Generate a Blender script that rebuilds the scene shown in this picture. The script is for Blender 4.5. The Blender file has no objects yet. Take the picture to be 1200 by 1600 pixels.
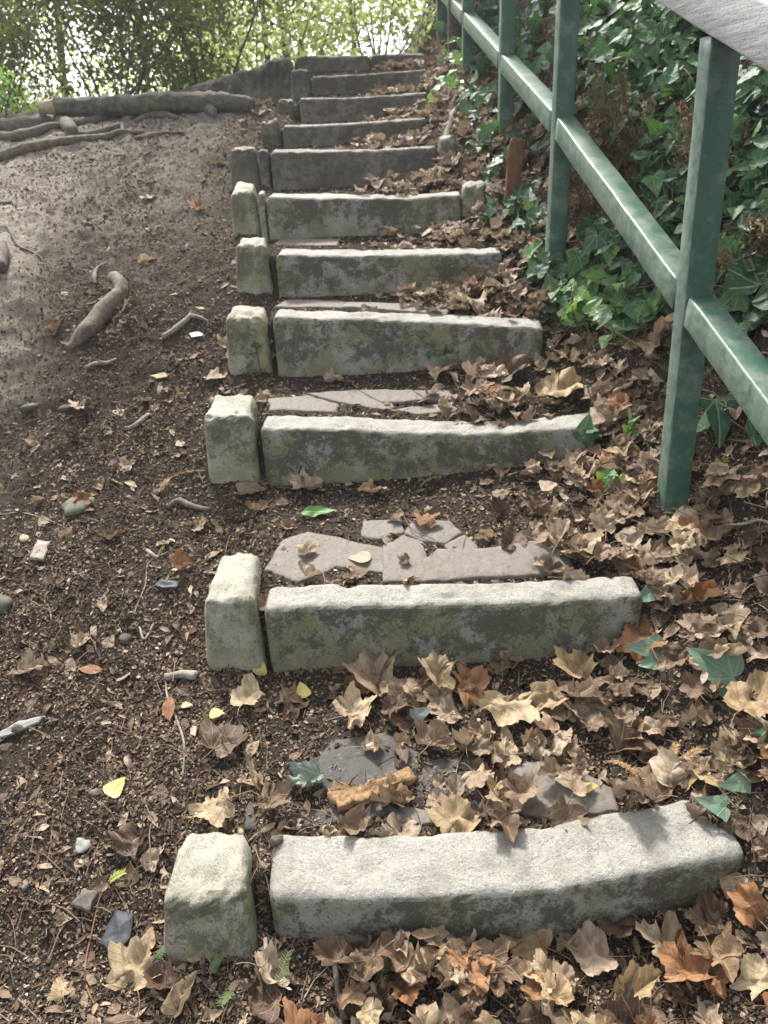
import bpy, math, random
import numpy as np
from mathutils import Matrix, Vector
from mathutils.bvhtree import BVHTree

# ------------------------------------------------------------ camera, sky, sun, exposure
SC = bpy.context.scene
COL = SC.collection
rng = np.random.default_rng(7)
random.seed(7)

TH, RO, EYE, FPX = math.radians(26), math.radians(2.8), 1.45, 1202.0
Fv = np.array([0, math.cos(TH), -math.sin(TH)])
_u0 = np.array([0, math.sin(TH), math.cos(TH)])
_r0 = np.array([1.0, 0, 0])
Rv = math.cos(RO) * _r0 - math.sin(RO) * _u0
Uv = math.cos(RO) * _u0 + math.sin(RO) * _r0
CAM = np.array([0, 0, EYE])

cam_d = bpy.data.cameras.new('camera')
cam = bpy.data.objects.new('camera', cam_d)
COL.objects.link(cam)
cam_d.sensor_fit = 'VERTICAL'
cam_d.sensor_height = 36
cam_d.lens = FPX / 1600 * 36
cam_d.dof.use_dof = True            # a phone's small lens: far foliage a touch soft
cam_d.dof.focus_distance = 1.45
cam_d.dof.aperture_fstop = 7.5
cam_d.clip_start = 0.02
cam_d.clip_end = 500
M = Matrix.Identity(4)
for i in range(3):
    M[i][0], M[i][1], M[i][2], M[i][3] = Rv[i], Uv[i], -Fv[i], CAM[i]
cam.matrix_world = M
SC.camera = cam

SUN_EL, SUN_AZ = math.radians(50), math.radians(-16)      # azimuth from +Y, negative = to the left
W = bpy.data.worlds.new('World')
SC.world = W
W.use_nodes = True
_nt = W.node_tree
_sky = _nt.nodes.new('ShaderNodeTexSky')
_sky.sky_type = 'NISHITA'
_sky.sun_disc = False
_sky.sun_elevation = SUN_EL
_sky.sun_rotation = SUN_AZ
_sky.air_density = 1.0
_sky.dust_density = 4.0
_sky.ozone_density = 0.6
_bg = _nt.nodes['Background']
_bg.inputs['Strength'].default_value = 0.15
_hs = _nt.nodes.new('ShaderNodeHueSaturation')           # thin white cloud: a paler sky
_hs.inputs['Saturation'].default_value = 0.30
_nt.links.new(_sky.outputs[0], _hs.inputs['Color'])
_nt.links.new(_hs.outputs[0], _bg.inputs[0])
sun_d = bpy.data.lights.new('sun', 'SUN')
sun_d.energy = 2.5
sun_d.angle = math.radians(7)
sun_d.color = (1.0, 0.965, 0.915)
sun = bpy.data.objects.new('sun', sun_d)
COL.objects.link(sun)
_sd = Vector((math.sin(SUN_AZ) * math.cos(SUN_EL), math.cos(SUN_AZ) * math.cos(SUN_EL), math.sin(SUN_EL)))
sun.rotation_euler = _sd.to_track_quat('Z', 'Y').to_euler()
sun.location = (-2, 4, 8)
SC.view_settings.view_transform = 'Standard'
SC.view_settings.look = 'None'
SC.view_settings.gamma = 1
SC.view_settings.exposure = 1.42
SC.cycles.max_bounces = 8
SC.cycles.transparent_max_bounces = 8

# ------------------------------------------------------------ helpers
def ray(x, y):
    return (x - 600) / FPX * Rv - (y - 800) / FPX * Uv + Fv
def ony(x, y, Y):
    d = ray(x, y)
    return CAM + d * Y / d[1]

def _hash(ix, iy, iz, seed):
    n = (ix * 374761393 + iy * 668265263 + iz * 2147483647 + seed * 1274126177) & 0xFFFFFFFF
    n = ((n ^ (n >> 13)) * 1274126177) & 0xFFFFFFFF
    return ((n ^ (n >> 16)) & 0xFFFF) / 65535.0
def vnoise(p, seed=0):
    p = np.asarray(p, float)
    i = np.floor(p).astype(np.int64)
    f = p - i
    f = f * f * (3 - 2 * f)
    r = 0
    for a in (0, 1):
        for b in (0, 1):
            for c in (0, 1):
                w = (f[:, 0] if a else 1 - f[:, 0]) * (f[:, 1] if b else 1 - f[:, 1]) * (f[:, 2] if c else 1 - f[:, 2])
                r = r + w * _hash(i[:, 0] + a, i[:, 1] + b, i[:, 2] + c, seed)
    return r * 2 - 1
def fbm(p, seed=0, octs=4):
    p = np.asarray(p, float)
    r, a = 0, 1.0
    for o in range(octs):
        r = r + a * vnoise(p * 2 ** o + o * 17.3, seed + o)
        a *= 0.5
    return r

def mesh_from(name, V, faces, smooth=True, uv=None, attrs=None):
    me = bpy.data.meshes.new(name)
    V = np.asarray(V, np.float32)
    if isinstance(faces, np.ndarray):
        k = faces.shape[1]
        me.vertices.add(len(V))
        me.vertices.foreach_set('co', V.ravel())
        me.loops.add(faces.size)
        me.loops.foreach_set('vertex_index', faces.astype(np.int32).ravel())
        me.polygons.add(len(faces))
        me.polygons.foreach_set('loop_start', np.arange(0, faces.size, k, dtype=np.int32))
        me.polygons.foreach_set('loop_total', np.full(len(faces), k, np.int32))
        me.update(calc_edges=True)
    else:
        me.from_pydata([tuple(v) for v in V], [], [tuple(int(i) for i in f) for f in faces])
        me.update()
    if smooth:
        me.polygons.foreach_set('use_smooth', np.ones(len(me.polygons), bool))
    if uv is not None:
        l = me.uv_layers.new(name='UVMap')
        vi = np.empty(len(me.loops), np.int32)
        me.loops.foreach_get('vertex_index', vi)
        l.data.foreach_set('uv', np.asarray(uv, np.float32)[vi].ravel())
    for k, v in (attrs or {}).items():
        a = me.attributes.new(k, 'FLOAT', 'POINT')
        a.data.foreach_set('value', np.asarray(v, np.float32))
    return me

def link(name, me, mat, parent=None):
    o = bpy.data.objects.new(name, me)
    COL.objects.link(o)
    if mat is not None and not me.materials:
        me.materials.append(mat)
    if parent is not None:
        o.parent = parent
    return o
def tag(o, label=None, cat=None, group=None, kind=None):
    if label: o['label'] = label
    if cat: o['category'] = cat
    if group: o['group'] = group
    if kind: o['kind'] = kind
    return o
def empty(name, loc=(0, 0, 0)):
    o = bpy.data.objects.new(name, None)
    o.empty_display_size = 0.05
    COL.objects.link(o)
    o.location = loc
    return o

def tube(P, rad, seg=8, caps=True, jit=0.0, seed=0):
    """tapered tube along points; returns V, faces(list)"""
    P = np.asarray(P, float)
    n = len(P)
    rad = np.broadcast_to(np.asarray(rad, float), (n,))
    T = np.gradient(P, axis=0)
    T /= np.linalg.norm(T, axis=1)[:, None] + 1e-9
    ref = np.array([0, 0, 1.0]) if abs(T[0][2]) < .9 else np.array([1.0, 0, 0])
    V = []
    for i in range(n):
        a = np.cross(T[i], ref); a /= np.linalg.norm(a) + 1e-9
        b = np.cross(T[i], a)
        ref = np.cross(a, T[i])
        for k in range(seg):
            t = 2 * math.pi * k / seg
            V.append(P[i] + rad[i] * (math.cos(t) * a + math.sin(t) * b))
    V = np.array(V)
    if jit:
        c = np.repeat(P, seg, axis=0)
        V = c + (V - c) * (1 + jit * fbm(V * 28, seed, 3))[:, None]
    F = []
    for i in range(n - 1):
        for k in range(seg):
            k2 = (k + 1) % seg
            F.append((i * seg + k, i * seg + k2, (i + 1) * seg + k2, (i + 1) * seg + k))
    if caps:
        F.append(tuple(range(seg))[::-1])
        F.append(tuple(range((n - 1) * seg, n * seg)))
    return V, F
def smooth_poly(P, n):
    """Catmull-Rom resample"""
    P = np.asarray(P, float)
    Q = np.vstack([2 * P[0] - P[1], P, 2 * P[-1] - P[-2]])
    out = []
    m = len(P) - 1
    for t in np.linspace(0, m - 1e-6, n):
        i = int(t); f = t - i
        a, b, c, d = Q[i:i + 4]
        out.append(.5 * (2 * b + (c - a) * f + (2 * a - 5 * b + 4 * c - d) * f * f + (3 * b - a - 3 * c + d) * f ** 3))
    return np.array(out)
def join(parts):
    V, F, o = [], [], 0
    for v, f in parts:
        V.append(v); F += [tuple(i + o for i in g) for g in f]; o += len(v)
    return np.vstack(V), F

# ------------------------------------------------------------ materials
class NT:
    def __init__(s, name):
        s.m = bpy.data.materials.new(name); s.m.use_nodes = True
        s.t = s.m.node_tree; s.n = s.t.nodes; s.l = s.t.links
        s.b = s.n['Principled BSDF']; s.out = s.n['Material Output']
    def new(s, t, **kw):
        x = s.n.new(t)
        for k, v in kw.items(): setattr(x, k, v)
        return x
    def put(s, sock, v):
        if isinstance(v, bpy.types.NodeSocket): s.l.new(v, sock)
        else: sock.default_value = v
    def coord(s, which='Object'):
        return s.new('ShaderNodeTexCoord').outputs[which]
    def noise(s, vec, scale, detail=6, rough=.6, which='Fac', dist=0):
        x = s.new('ShaderNodeTexNoise'); s.put(x.inputs['Vector'], vec)
        x.inputs['Scale'].default_value = scale; x.inputs['Detail'].default_value = detail
        x.inputs['Roughness'].default_value = rough; x.inputs['Distortion'].default_value = dist
        return x.outputs[which]
    def ramp(s, fac, stops, interp='LINEAR'):
        x = s.new('ShaderNodeValToRGB'); s.put(x.inputs[0], fac); x.color_ramp.interpolation = interp
        e = x.color_ramp.elements
        while len(e) < len(stops): e.new(.5)
        for q, (p, c) in zip(e, stops):
            q.position = p
            q.color = (c, c, c, 1) if not isinstance(c, (tuple, list)) else (*c, 1)
        return x.outputs[0]
    def mix(s, fac, a, b, mode='MIX'):
        x = s.new('ShaderNodeMix', data_type='RGBA', blend_type=mode)
        s.put(x.inputs[0], fac)
        s.put(x.inputs[6], a if not isinstance(a, tuple) else (*a, 1))
        s.put(x.inputs[7], b if not isinstance(b, tuple) else (*b, 1))
        return x.outputs[2]
    def math(s, op, a, b=0.0, c=0.0, clamp=False):
        x = s.new('ShaderNodeMath', operation=op, use_clamp=clamp)
        s.put(x.inputs[0], a); s.put(x.inputs[1], b)
        if op in ('MULTIPLY_ADD', 'SMOOTH_MIN', 'COMPARE'): s.put(x.inputs[2], c)
        return x.outputs[0]
    def mapr(s, v, a, b, c=0.0, d=1.0):
        x = s.new('ShaderNodeMapRange', interpolation_type='SMOOTHSTEP')
        s.put(x.inputs[0], v)
        for i, q in zip((1, 2, 3, 4), (a, b, c, d)): x.inputs[i].default_value = q
        return x.outputs[0]
    def bump(s, h, strength=.5, dist=.01, nrm=None):
        x = s.new('ShaderNodeBump'); s.put(x.inputs['Height'], h)
        x.inputs['Strength'].default_value = strength; x.inputs['Distance'].default_value = dist
        if nrm is not None: s.put(x.inputs['Normal'], nrm)
        return x.outputs[0]
    def fin(s, col, rough=.8, nrm=None, spec=.4, trans=None, tcol=None):
        s.put(s.b.inputs['Base Color'], col if not isinstance(col, tuple) else (*col, 1))
        s.put(s.b.inputs['Roughness'], rough)
        s.b.inputs['Specular IOR Level'].default_value = spec
        if nrm is not None: s.put(s.b.inputs['Normal'], nrm)
        if trans:
            t = s.new('ShaderNodeBsdfTranslucent')
            s.put(t.inputs[0], tcol if tcol is not None else col)
            mx = s.new('ShaderNodeMixShader'); mx.inputs[0].default_value = trans
            s.l.new(s.b.outputs[0], mx.inputs[1]); s.l.new(t.outputs[0], mx.inputs[2])
            s.l.new(mx.outputs[0], s.out.inputs[0])
        return s.m
    def sep(s, v):
        x = s.new('ShaderNodeSeparateXYZ'); s.put(x.inputs[0], v); return x.outputs

def mat_ground():
    t = NT('soil'); c = t.coord()
    n1 = t.noise(c, 2.2, 5, .6); n2 = t.noise(c, 30, 8, .7); n3 = t.noise(c, 160, 4, .7)
    dark = t.ramp(n2, [(.3, (.018, .015, .012)), (.55, (.042, .034, .027)), (.75, (.085, .069, .054))])
    dry = t.ramp(n2, [(.3, (.17, .145, .115)), (.6, (.29, .255, .21)), (.8, (.38, .34, .29))])
    xyz = t.sep(c)
    # dry trodden dirt up the left side, dark humus elsewhere
    a = t.mapr(t.math('ADD', xyz[1], t.math('MULTIPLY', n1, 1.6)), 3.9, 5.6)
    b = t.mapr(t.math('ADD', xyz[0], t.math('MULTIPLY', n1, .8)), -.9, .1, 1, 0)
    b2 = t.mapr(t.math('ADD', xyz[0], t.math('MULTIPLY', n1, .7)), -1.45, -.8, 1, 0)
    a2 = t.mapr(t.math('ADD', xyz[1], t.math('MULTIPLY', n1, 1.0)), 2.5, 3.6)
    m = t.math('MAXIMUM', t.math('MULTIPLY', t.math('MULTIPLY', a, b), .75), t.math('MULTIPLY', a2, b2))
    col = t.mix(m, dark, dry)
    col = t.mix(t.ramp(n3, [(.60, 0), (.72, .7)]), col, (.24, .20, .16))
    h = t.math('ADD', t.math('MULTIPLY', n2, 1.0), t.math('MULTIPLY', n3, .5))
    return t.fin(col, 1.0, t.bump(h, .7, .010), .03)

def mat_stone(name, top, lichen_amt=1.0, tint=(.235, .24, .105)):
    t = NT(name); c = t.coord(); g = t.coord('Generated')
    geo = t.new('ShaderNodeNewGeometry')
    nz = t.sep(geo.outputs['True Normal'])[2]
    oi = t.new('ShaderNodeObjectInfo')
    off = t.new('ShaderNodeVectorMath', operation='ADD'); t.put(off.inputs[0], c)
    cmb = t.new('ShaderNodeCombineXYZ'); t.put(cmb.inputs[0], t.math('MULTIPLY', oi.outputs['Random'], 37)); t.l.new(cmb.outputs[0], off.inputs[1])
    v = off.outputs[0]
    big = t.noise(v, 5, 4, .6); mid = t.noise(v, 22, 8, .72, dist=.3); fine = t.noise(v, 120, 5, .75); sp = t.noise(v, 320, 3, .7)
    base = t.mix(mid, tuple(x * .78 for x in top), tuple(min(1, x * 1.15) for x in top))
    base = t.mix(t.ramp(fine, [(.35, .55), (.5, 0)]), base, tuple(x * .45 for x in top))
    gz = t.sep(g)[2]
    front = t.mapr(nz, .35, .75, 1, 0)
    # dark lichen crust: a band on the upper part of each riser, ragged, thinning towards the foot
    band = t.mapr(gz, .25, .62)
    k = t.math('ADD', t.math('MULTIPLY', mid, 1.0), t.math('MULTIPLY', big, .6))
    k = t.math('ADD', k, t.math('MULTIPLY', fine, .65))
    k = t.math('ADD', k, t.math('MULTIPLY', band, .11))
    k = t.mapr(k, 1.13, 1.29)
    dk = t.math('MULTIPLY', t.math('MULTIPLY', k, front), .92 * lichen_amt)
    grn = t.math('MULTIPLY', t.math('MULTIPLY', t.mapr(t.noise(v, 9, 5, .6), .40, .60), front), .85)
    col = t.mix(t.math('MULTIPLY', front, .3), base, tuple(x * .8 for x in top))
    col = t.mix(grn, col, tint)
    col = t.mix(dk, col, t.mix(fine, (.038, .034, .024), (.105, .094, .066)))
    col = t.mix(t.math('MULTIPLY', t.ramp(sp, [(.58, 0), (.68, .8)]), t.math('SUBTRACT', 1, t.math('MULTIPLY', front, .5))), col, tuple(min(1, x * 1.5) for x in top))
    col = t.mix(t.ramp(sp, [(.30, .8), (.40, 0)]), col, (.10, .095, .08))
    stain = t.math('MULTIPLY', t.ramp(t.noise(v, 9, 8, .75), [(.46, 0), (.66, .7)]), t.math('SUBTRACT', 1, t.math('MULTIPLY', front, .5)))
    col = t.mix(stain, col, (.17, .15, .115))
    pit = t.ramp(t.noise(v, 210, 4, .8), [(.36, .75), (.45, 0)])
    col = t.mix(pit, col, (.12, .11, .09))
    h = t.math('ADD', t.math('MULTIPLY', fine, .7), t.math('ADD', t.math('MULTIPLY', mid, 1.1), t.math('MULTIPLY', sp, .3)))
    return t.fin(col, .78, t.bump(h, 1.0, .009), .5)

def mat_slab(name, a, b):
    t = NT(name); c = t.coord()
    n = t.noise(c, 9, 6, .6); f = t.noise(c, 90, 6, .7)
    w = t.new('ShaderNodeTexWave'); t.put(w.inputs[0], c); w.inputs['Scale'].default_value = 6; w.inputs['Distortion'].default_value = 9; w.inputs['Detail'].default_value = 5
    col = t.mix(n, a, b)
    col = t.mix(t.ramp(f, [(.35, .6), (.5, 0)]), col, tuple(x * .45 for x in a))
    col = t.mix(t.ramp(t.noise(c, 14, 5, .7), [(.5, 0), (.66, .7)]), col, (.13, .105, .08))
    col = t.mix(t.ramp(f, [(.62, 0), (.75, .6)]), col, (.42, .38, .33))
    return t.fin(col, .75, t.bump(t.math('ADD', f, t.math('MULTIPLY', w.outputs['Fac'], .6)), .6, .004), .35)

def rnd_value(t):
    at = t.new('ShaderNodeAttribute', attribute_name='lc')
    oi = t.new('ShaderNodeObjectInfo')
    return t.math('FRACT', t.math('ADD', at.outputs['Fac'], oi.outputs['Random']))

def mat_dryleaf(name, stops, vein=(.40, .30, .19), trans=.22, rough=.62):
    t = NT(name)
    r = rnd_value(t)
    uv = t.coord('UV'); c = t.coord()
    x, y, _ = t.sep(uv)
    ang = t.math('ARCTAN2', x, t.math('ADD', y, .02))
    rad = t.math('SQRT', t.math('ADD', t.math('MULTIPLY', x, x), t.math('MULTIPLY', y, y)))
    step = math.radians(40)
    fr = t.math('SUBTRACT', t.math('FRACT', t.math('ADD', t.math('DIVIDE', ang, step), .5)), .5)
    dv = t.math('MULTIPLY', t.math('ABSOLUTE', fr), t.math('MULTIPLY', rad, step))
    main = t.mapr(dv, .006, .018, 1, 0)
    # side veins: chevrons off each main vein
    sd = t.math('FRACT', t.math('MULTIPLY', t.math('SUBTRACT', rad, t.math('MULTIPLY', dv, .9)), 9))
    side = t.math('MULTIPLY', t.mapr(t.math('ABSOLUTE', t.math('SUBTRACT', sd, .5)), .03, .10, 1, 0), .55)
    vv = t.math('MAXIMUM', main, side)
    base = t.ramp(r, stops)
    n = t.noise(uv, 4, 6, .65); f = t.noise(uv, 40, 4, .7)
    base = t.mix(t.ramp(n, [(.38, .55), (.55, 0)]), base, (.10, .058, .032))
    base = t.mix(t.ramp(n, [(.56, 0), (.74, .55)]), base, (.42, .31, .19))
    base = t.mix(t.ramp(f, [(.3, .5), (.42, 0)]), base, (.07, .045, .028))
    col = t.mix(t.math('MULTIPLY', vv, .5), base, vein)
    geo = t.new('ShaderNodeNewGeometry')
    col = t.mix(t.math('MULTIPLY', geo.outputs['Backfacing'], .35), col, (.36, .28, .20))
    h = t.math('ADD', t.math('MULTIPLY', vv, .6), t.math('MULTIPLY', n, .8))
    return t.fin(col, rough, t.bump(h, .7, .003), .35, trans)

def mat_ramp(name, stops, rough=.85, bump=60, spec=.3, trans=None):
    """colour picked per piece from the lc attribute / object random"""
    t = NT(name); c = t.coord()
    col = t.ramp(rnd_value(t), stops)
    f = t.noise(c, bump, 5, .7)
    col = t.mix(t.ramp(f, [(.35, .55), (.55, 0)]), col, tuple(x * .4 for x in stops[0][1]))
    return t.fin(col, rough, t.bump(f, .5, .004), spec, trans)

def mat_wood(name, a, b, scale=18, stretch=(1, 1, 1), bump=.6, rough=.8, rot=(0, 0, 0)):
    t = NT(name); c = t.coord()
    mp = t.new('ShaderNodeMapping'); t.put(mp.inputs[0], c); mp.inputs['Scale'].default_value = stretch; mp.inputs['Rotation'].default_value = rot
    n = t.noise(mp.outputs[0], scale, 8, .68, dist=.4); f = t.noise(c, 140, 4, .7)
    col = t.ramp(n, [(.3, a), (.5, tuple((x + y) / 2 for x, y in zip(a, b))), (.7, b)])
    col = t.mix(t.ramp(f, [(.33, .6), (.48, 0)]), col, tuple(x * .4 for x in a))
    return t.fin(col, rough, t.bump(t.math('ADD', n, t.math('MULTIPLY', f, .4)), bump, .006), .3)

def mat_paint(name, col0, worn_lit):
    t = NT(name); c = t.coord()
    n = t.noise(c, 14, 7, .7); f = t.noise(c, 70, 5, .7); g = t.noise(c, 3, 4, .6)
    col = t.mix(g, tuple(x * .8 for x in col0), tuple(min(1, x * 1.25) for x in col0))
    geo = t.new('ShaderNodeNewGeometry')
    point = t.mapr(geo.outputs['Pointiness'], .5, .58)
    edge = t.math('MULTIPLY', point, .7)
    wear = t.math('MULTIPLY', t.ramp(n, [(.48, 0), (.64, 1)]), .5)
    col = t.mix(t.math('MAXIMUM', wear, edge), col, worn_lit)
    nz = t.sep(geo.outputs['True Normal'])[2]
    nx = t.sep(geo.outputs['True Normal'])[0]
    col = t.mix(t.math('MULTIPLY', t.mapr(nx, -.95, -.6, 1, 0), t.ramp(t.noise(c, 30, 6, .7), [(.38, .15), (.6, .85)])), col, worn_lit)  # left faces greyer: side light and wear mixed into one colour
    dirt = t.math('MULTIPLY', t.mapr(nz, .5, .9), t.ramp(n, [(.40, 0), (.6, .8)]))
    col = t.mix(t.math('MULTIPLY', dirt, .55), col, (.16, .17, .14))
    col = t.mix(t.ramp(f, [(.72, 0), (.77, .8)]), col, (.085, .055, .04))
    col = t.mix(t.ramp(f, [(.24, .9), (.29, 0)]), col, (.45, .46, .42))
    return t.fin(col, t.mix(n, (.27, .27, .27), (.55, .55, .55)), t.bump(t.math('ADD', n, t.math('MULTIPLY', f, .4)), .35, .004), .5)

def mat_leaf(name, stops, trans=.4, rough=.45, tboost=None, veins=False, spec=.5):
    t = NT(name); r = rnd_value(t)
    col = t.ramp(r, stops)
    nrm = None
    if veins:
        uv = t.coord('UV'); x, y, _ = t.sep(uv)
        ang = t.math('ARCTAN2', x, t.math('ADD', y, .02))
        rad = t.math('SQRT', t.math('ADD', t.math('MULTIPLY', x, x), t.math('MULTIPLY', y, y)))
        step = math.radians(42)
        fr = t.math('SUBTRACT', t.math('FRACT', t.math('ADD', t.math('DIVIDE', ang, step), .5)), .5)
        dv = t.math('MULTIPLY', t.math('ABSOLUTE', fr), t.math('MULTIPLY', rad, step))
        m = t.mapr(dv, .006, .022, 1, 0)
        col = t.mix(t.math('MULTIPLY', m, .55), col, (.30, .36, .22))
        nrm = t.bump(t.math('ADD', m, t.noise(uv, 6, 3)), .4, .003)
    tc = None
    if tboost:
        tc = t.mix(.65, col, tboost)
    return t.fin(col, rough, nrm, spec, trans, tc)

def flat(name, col, rough=.8, scale=40, var=.35):
    t = NT(name); c = t.coord()
    n = t.noise(c, scale, 6, .7)
    cc = t.mix(n, tuple(x * (1 - var) for x in col), tuple(min(1, x * (1 + var)) for x in col))
    return t.fin(cc, rough, t.bump(n, .5, .004), .35)

M_soil = mat_ground()
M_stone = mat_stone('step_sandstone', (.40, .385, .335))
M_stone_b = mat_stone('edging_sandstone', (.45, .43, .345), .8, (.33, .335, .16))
M_stone_d = mat_stone('shaded_sandstone', (.25, .228, .19), 1.0, (.12, .115, .075))  # darker copy: backlit shade of the upper steps put into its colour
M_slab = mat_slab('paving_stone', (.12, .103, .085), (.21, .185, .158))
M_slab_d = mat_slab('wet_slate', (.042, .038, .034), (.09, .083, .075))
BROWNS = [(0, (.07, .043, .029)), (.22, (.15, .094, .056)), (.40, (.29, .212, .142)), (.6, (.40, .305, .21)), (.8, (.48, .385, .275)), (.88, (.30, .20, .11)), (.94, (.17, .10, .058)), (1, (.06, .04, .028))]
M_dry = mat_dryleaf('dry_maple_leaf', BROWNS)
M_pale = mat_dryleaf('pale_dry_leaf', [(0, (.42, .32, .19)), (1, (.50, .40, .25))], (.30, .2, .1))
M_straw = mat_dryleaf('straw_leaf', [(0, (.37, .27, .145)), (1, (.42, .32, .18))], (.30, .18, .08))
M_darkleaf = mat_dryleaf('dark_wet_leaf', [(0, (.075, .046, .032)), (1, (.13, .078, .05))], (.16, .1, .07))
M_rust = mat_dryleaf('rust_leaf', [(0, (.25, .115, .045)), (1, (.32, .16, .07))], (.2, .1, .05))
M_yellow = mat_leaf('yellow_leaf', [(0, (.62, .47, .12)), (.5, (.70, .58, .22)), (1, (.66, .42, .06))], .3, .5, None, True)
M_greengrey = mat_leaf('wilted_leaf', [(0, (.12, .15, .12)), (1, (.15, .18, .15))], .1, .5, None, True)
M_green = mat_leaf('fresh_green_leaf', [(0, (.055, .165, .03)), (1, (.06, .17, .035))], .2, .5, None, True, .3)
M_chip = mat_ramp('litter_chips', [(0, (.04, .029, .021)), (.3, (.10, .069, .047)), (.6, (.18, .125, .085)), (.82, (.28, .20, .138)), (.95, (.33, .245, .165)), (1, (.48, .40, .30))], .95, 120, .08)
M_crumb = mat_ramp('soil_crumbs', [(0, (.03, .022, .017)), (.45, (.06, .045, .035)), (.8, (.15, .125, .10)), (1, (.28, .26, .23))], 1.0, 150, .05)
M_twig = mat_ramp('twigs', [(0, (.07, .048, .033)), (.5, (.16, .11, .075)), (1, (.28, .21, .15))], .85, 90)
M_twigred = flat('rusty_stem', (.20, .105, .05), .7, 60)
M_stick = mat_wood('grey_stick', (.15, .125, .10), (.36, .31, .25), 30, (1, 1, 1))
M_bark = mat_wood('root_bark', (.055, .045, .036), (.20, .17, .14), 26)
M_log = mat_wood('log_bark', (.04, .036, .026), (.17, .15, .11), 22, bump=1.0)
M_rootdry = mat_wood('worn_root', (.13, .115, .085), (.33, .30, .25), 20)
M_rootroot = mat_wood('scuffed_root', (.06, .05, .034), (.22, .185, .135), 34, bump=1.0)
M_cut = mat_wood('cut_wood', (.28, .21, .13), (.48, .38, .26), 40)
M_barkchip = mat_wood('orange_bark', (.13, .07, .035), (.40, .255, .125), 70, (1, 1, 1), 1.0)
M_rotwood = mat_wood('rotten_wood', (.10, .05, .028), (.26, .13, .07), 30, (2, 2, .4), 1.0)
M_pebble = mat_ramp('pebbles', [(0, (.07, .06, .05)), (.6, (.13, .115, .095)), (1, (.22, .20, .17))], .8, 60)
M_moss = flat('mossy_rock', (.12, .12, .085), .95, 45, .6)
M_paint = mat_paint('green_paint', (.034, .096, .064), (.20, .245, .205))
M_hand = mat_wood('grey_handrail_wood', (.23, .23, .225), (.42, .42, .41), 9, (9, .35, 9), .55, .7, (math.radians(-17.5), 0, 0))
M_ivy = mat_leaf('ivy_leaf', [(0, (.016, .055, .027)), (.5, (.034, .098, .045)), (.8, (.052, .14, .055)), (1, (.085, .19, .065))], .2, .5, (.16, .34, .04), True, .3)
M_ivyyoung = mat_leaf('young_ivy_leaf', [(0, (.07, .17, .035)), (.5, (.12, .26, .05)), (1, (.05, .13, .05))], .35, .38, (.30, .50, .06), True)
M_ivygrey = mat_leaf('greyish_ivy_leaf', [(0, (.10, .19, .12)), (1, (.15, .235, .155))], .15, .4, None, True)
M_ivystem = flat('ivy_stem', (.17, .12, .075), .8, 60)
M_bush = mat_leaf('dark_shrub_leaf', [(0, (.022, .050, .014)), (.6, (.045, .09, .022)), (.9, (.10, .14, .03)), (1, (.22, .22, .05))], .5, .5, (.34, .40, .09))
M_bushlit = mat_leaf('yellow_green_leaf', [(0, (.10, .17, .045)), (.5, (.17, .26, .07)), (1, (.30, .36, .12))], .65, .5, (.80, .90, .34))
M_sprout = mat_leaf('bright_sprout_leaf', [(0, (.12, .28, .05)), (1, (.20, .36, .09))], .5, .45, (.4, .6, .08))
M_yew = mat_leaf('yew_needle', [(0, (.035, .085, .025)), (1, (.09, .16, .04))], .2, .5)
M_yewlight = mat_leaf('yellow_green_needle', [(0, (.26, .36, .06)), (1, (.32, .40, .09))], .3, .5)
M_yewdead = mat_leaf('dead_needle', [(0, (.22, .12, .04)), (1, (.36, .20, .07))], .15, .6)
M_conifer = mat_leaf('dead_conifer', [(0, (.10, .07, .03)), (1, (.19, .135, .06))], .2, .7)
M_trunk = mat_wood('tree_bark', (.05, .042, .034), (.16, .14, .115), 20)
M_white = flat('white_plastic', (.75, .75, .72), .5, 30, .08)
M_slate = flat('blue_black_slate', (.024, .026, .032), .55, 60)
M_greyrag = flat('grey_scrap', (.22, .22, .205), .8, 50)
# ------------------------------------------------------------ staircase layout
# each step: front-top edge pixels (left .. right), depth of left and right end, pixel row of the foot left and right, stone depth
STEPS = [
    (((418, 1404), (640, 1404), (860, 1390), (1000, 1366), (1175, 1332)), 1.00, 1.05, 1474, 1392, .155),
    (((410, 952), (520, 946), (700, 944), (860, 940), (1010, 930)), 1.68, 1.65, 1046, 1000, .105),
    (((405, 668), (520, 670), (660, 676), (800, 676), (935, 664)), 2.42, 2.36, 758, 708, .115),
    (((424, 495), (560, 498), (700, 504), (850, 512)), 2.98, 2.86, 588, 560, .115),
    (((429, 397), (560, 399), (700, 396), (785, 394)), 3.42, 3.34, 465, 440, .13),
    (((414, 307), (560, 309), (640, 309), (721, 303)), 3.90, 3.82, 374, 358, .14),
    (((421, 236), (550, 236), (684, 229)), 4.40, 4.36, 298, 280, .14),
    (((440, 197), (550, 193), (668, 184)), 4.90, 4.90, 231, 212, .14),
    (((467, 153), (560, 152), (669, 144)), 5.40, 5.42, 192, 182, .14),
    (((486, 120), (580, 115), (669, 108)), 5.85, 5.90, 148, 140, .14),
    (((462, 88), (560, 88), (666, 84)), 6.30, 6.36, 112, 106, .14),
]
ST = []
for px, yl, yr, fl, fr, dep in STEPS:
    xs = np.array([p[0] for p in px], float)
    tt = (xs - xs[0]) / (xs[-1] - xs[0])
    P = np.array([ony(p[0], p[1], yl + (yr - yl) * t) for p, t in zip(px, tt)])
    if len(ST) < 2:          # the two lowest are level stones with a bowed front
        z0 = P[0][2]
        P = np.array([CAM + ray(p[0], p[1]) * (z0 - EYE) / ray(p[0], p[1])[2] for p in px])
        yr = P[-1][1]
    zbl = ony(px[0][0], fl, yl)[2]
    zbr = ony(px[-1][0], fr, yr)[2]
    ST.append(dict(P=P, zb=(zbl, zbr), dep=dep))
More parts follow.
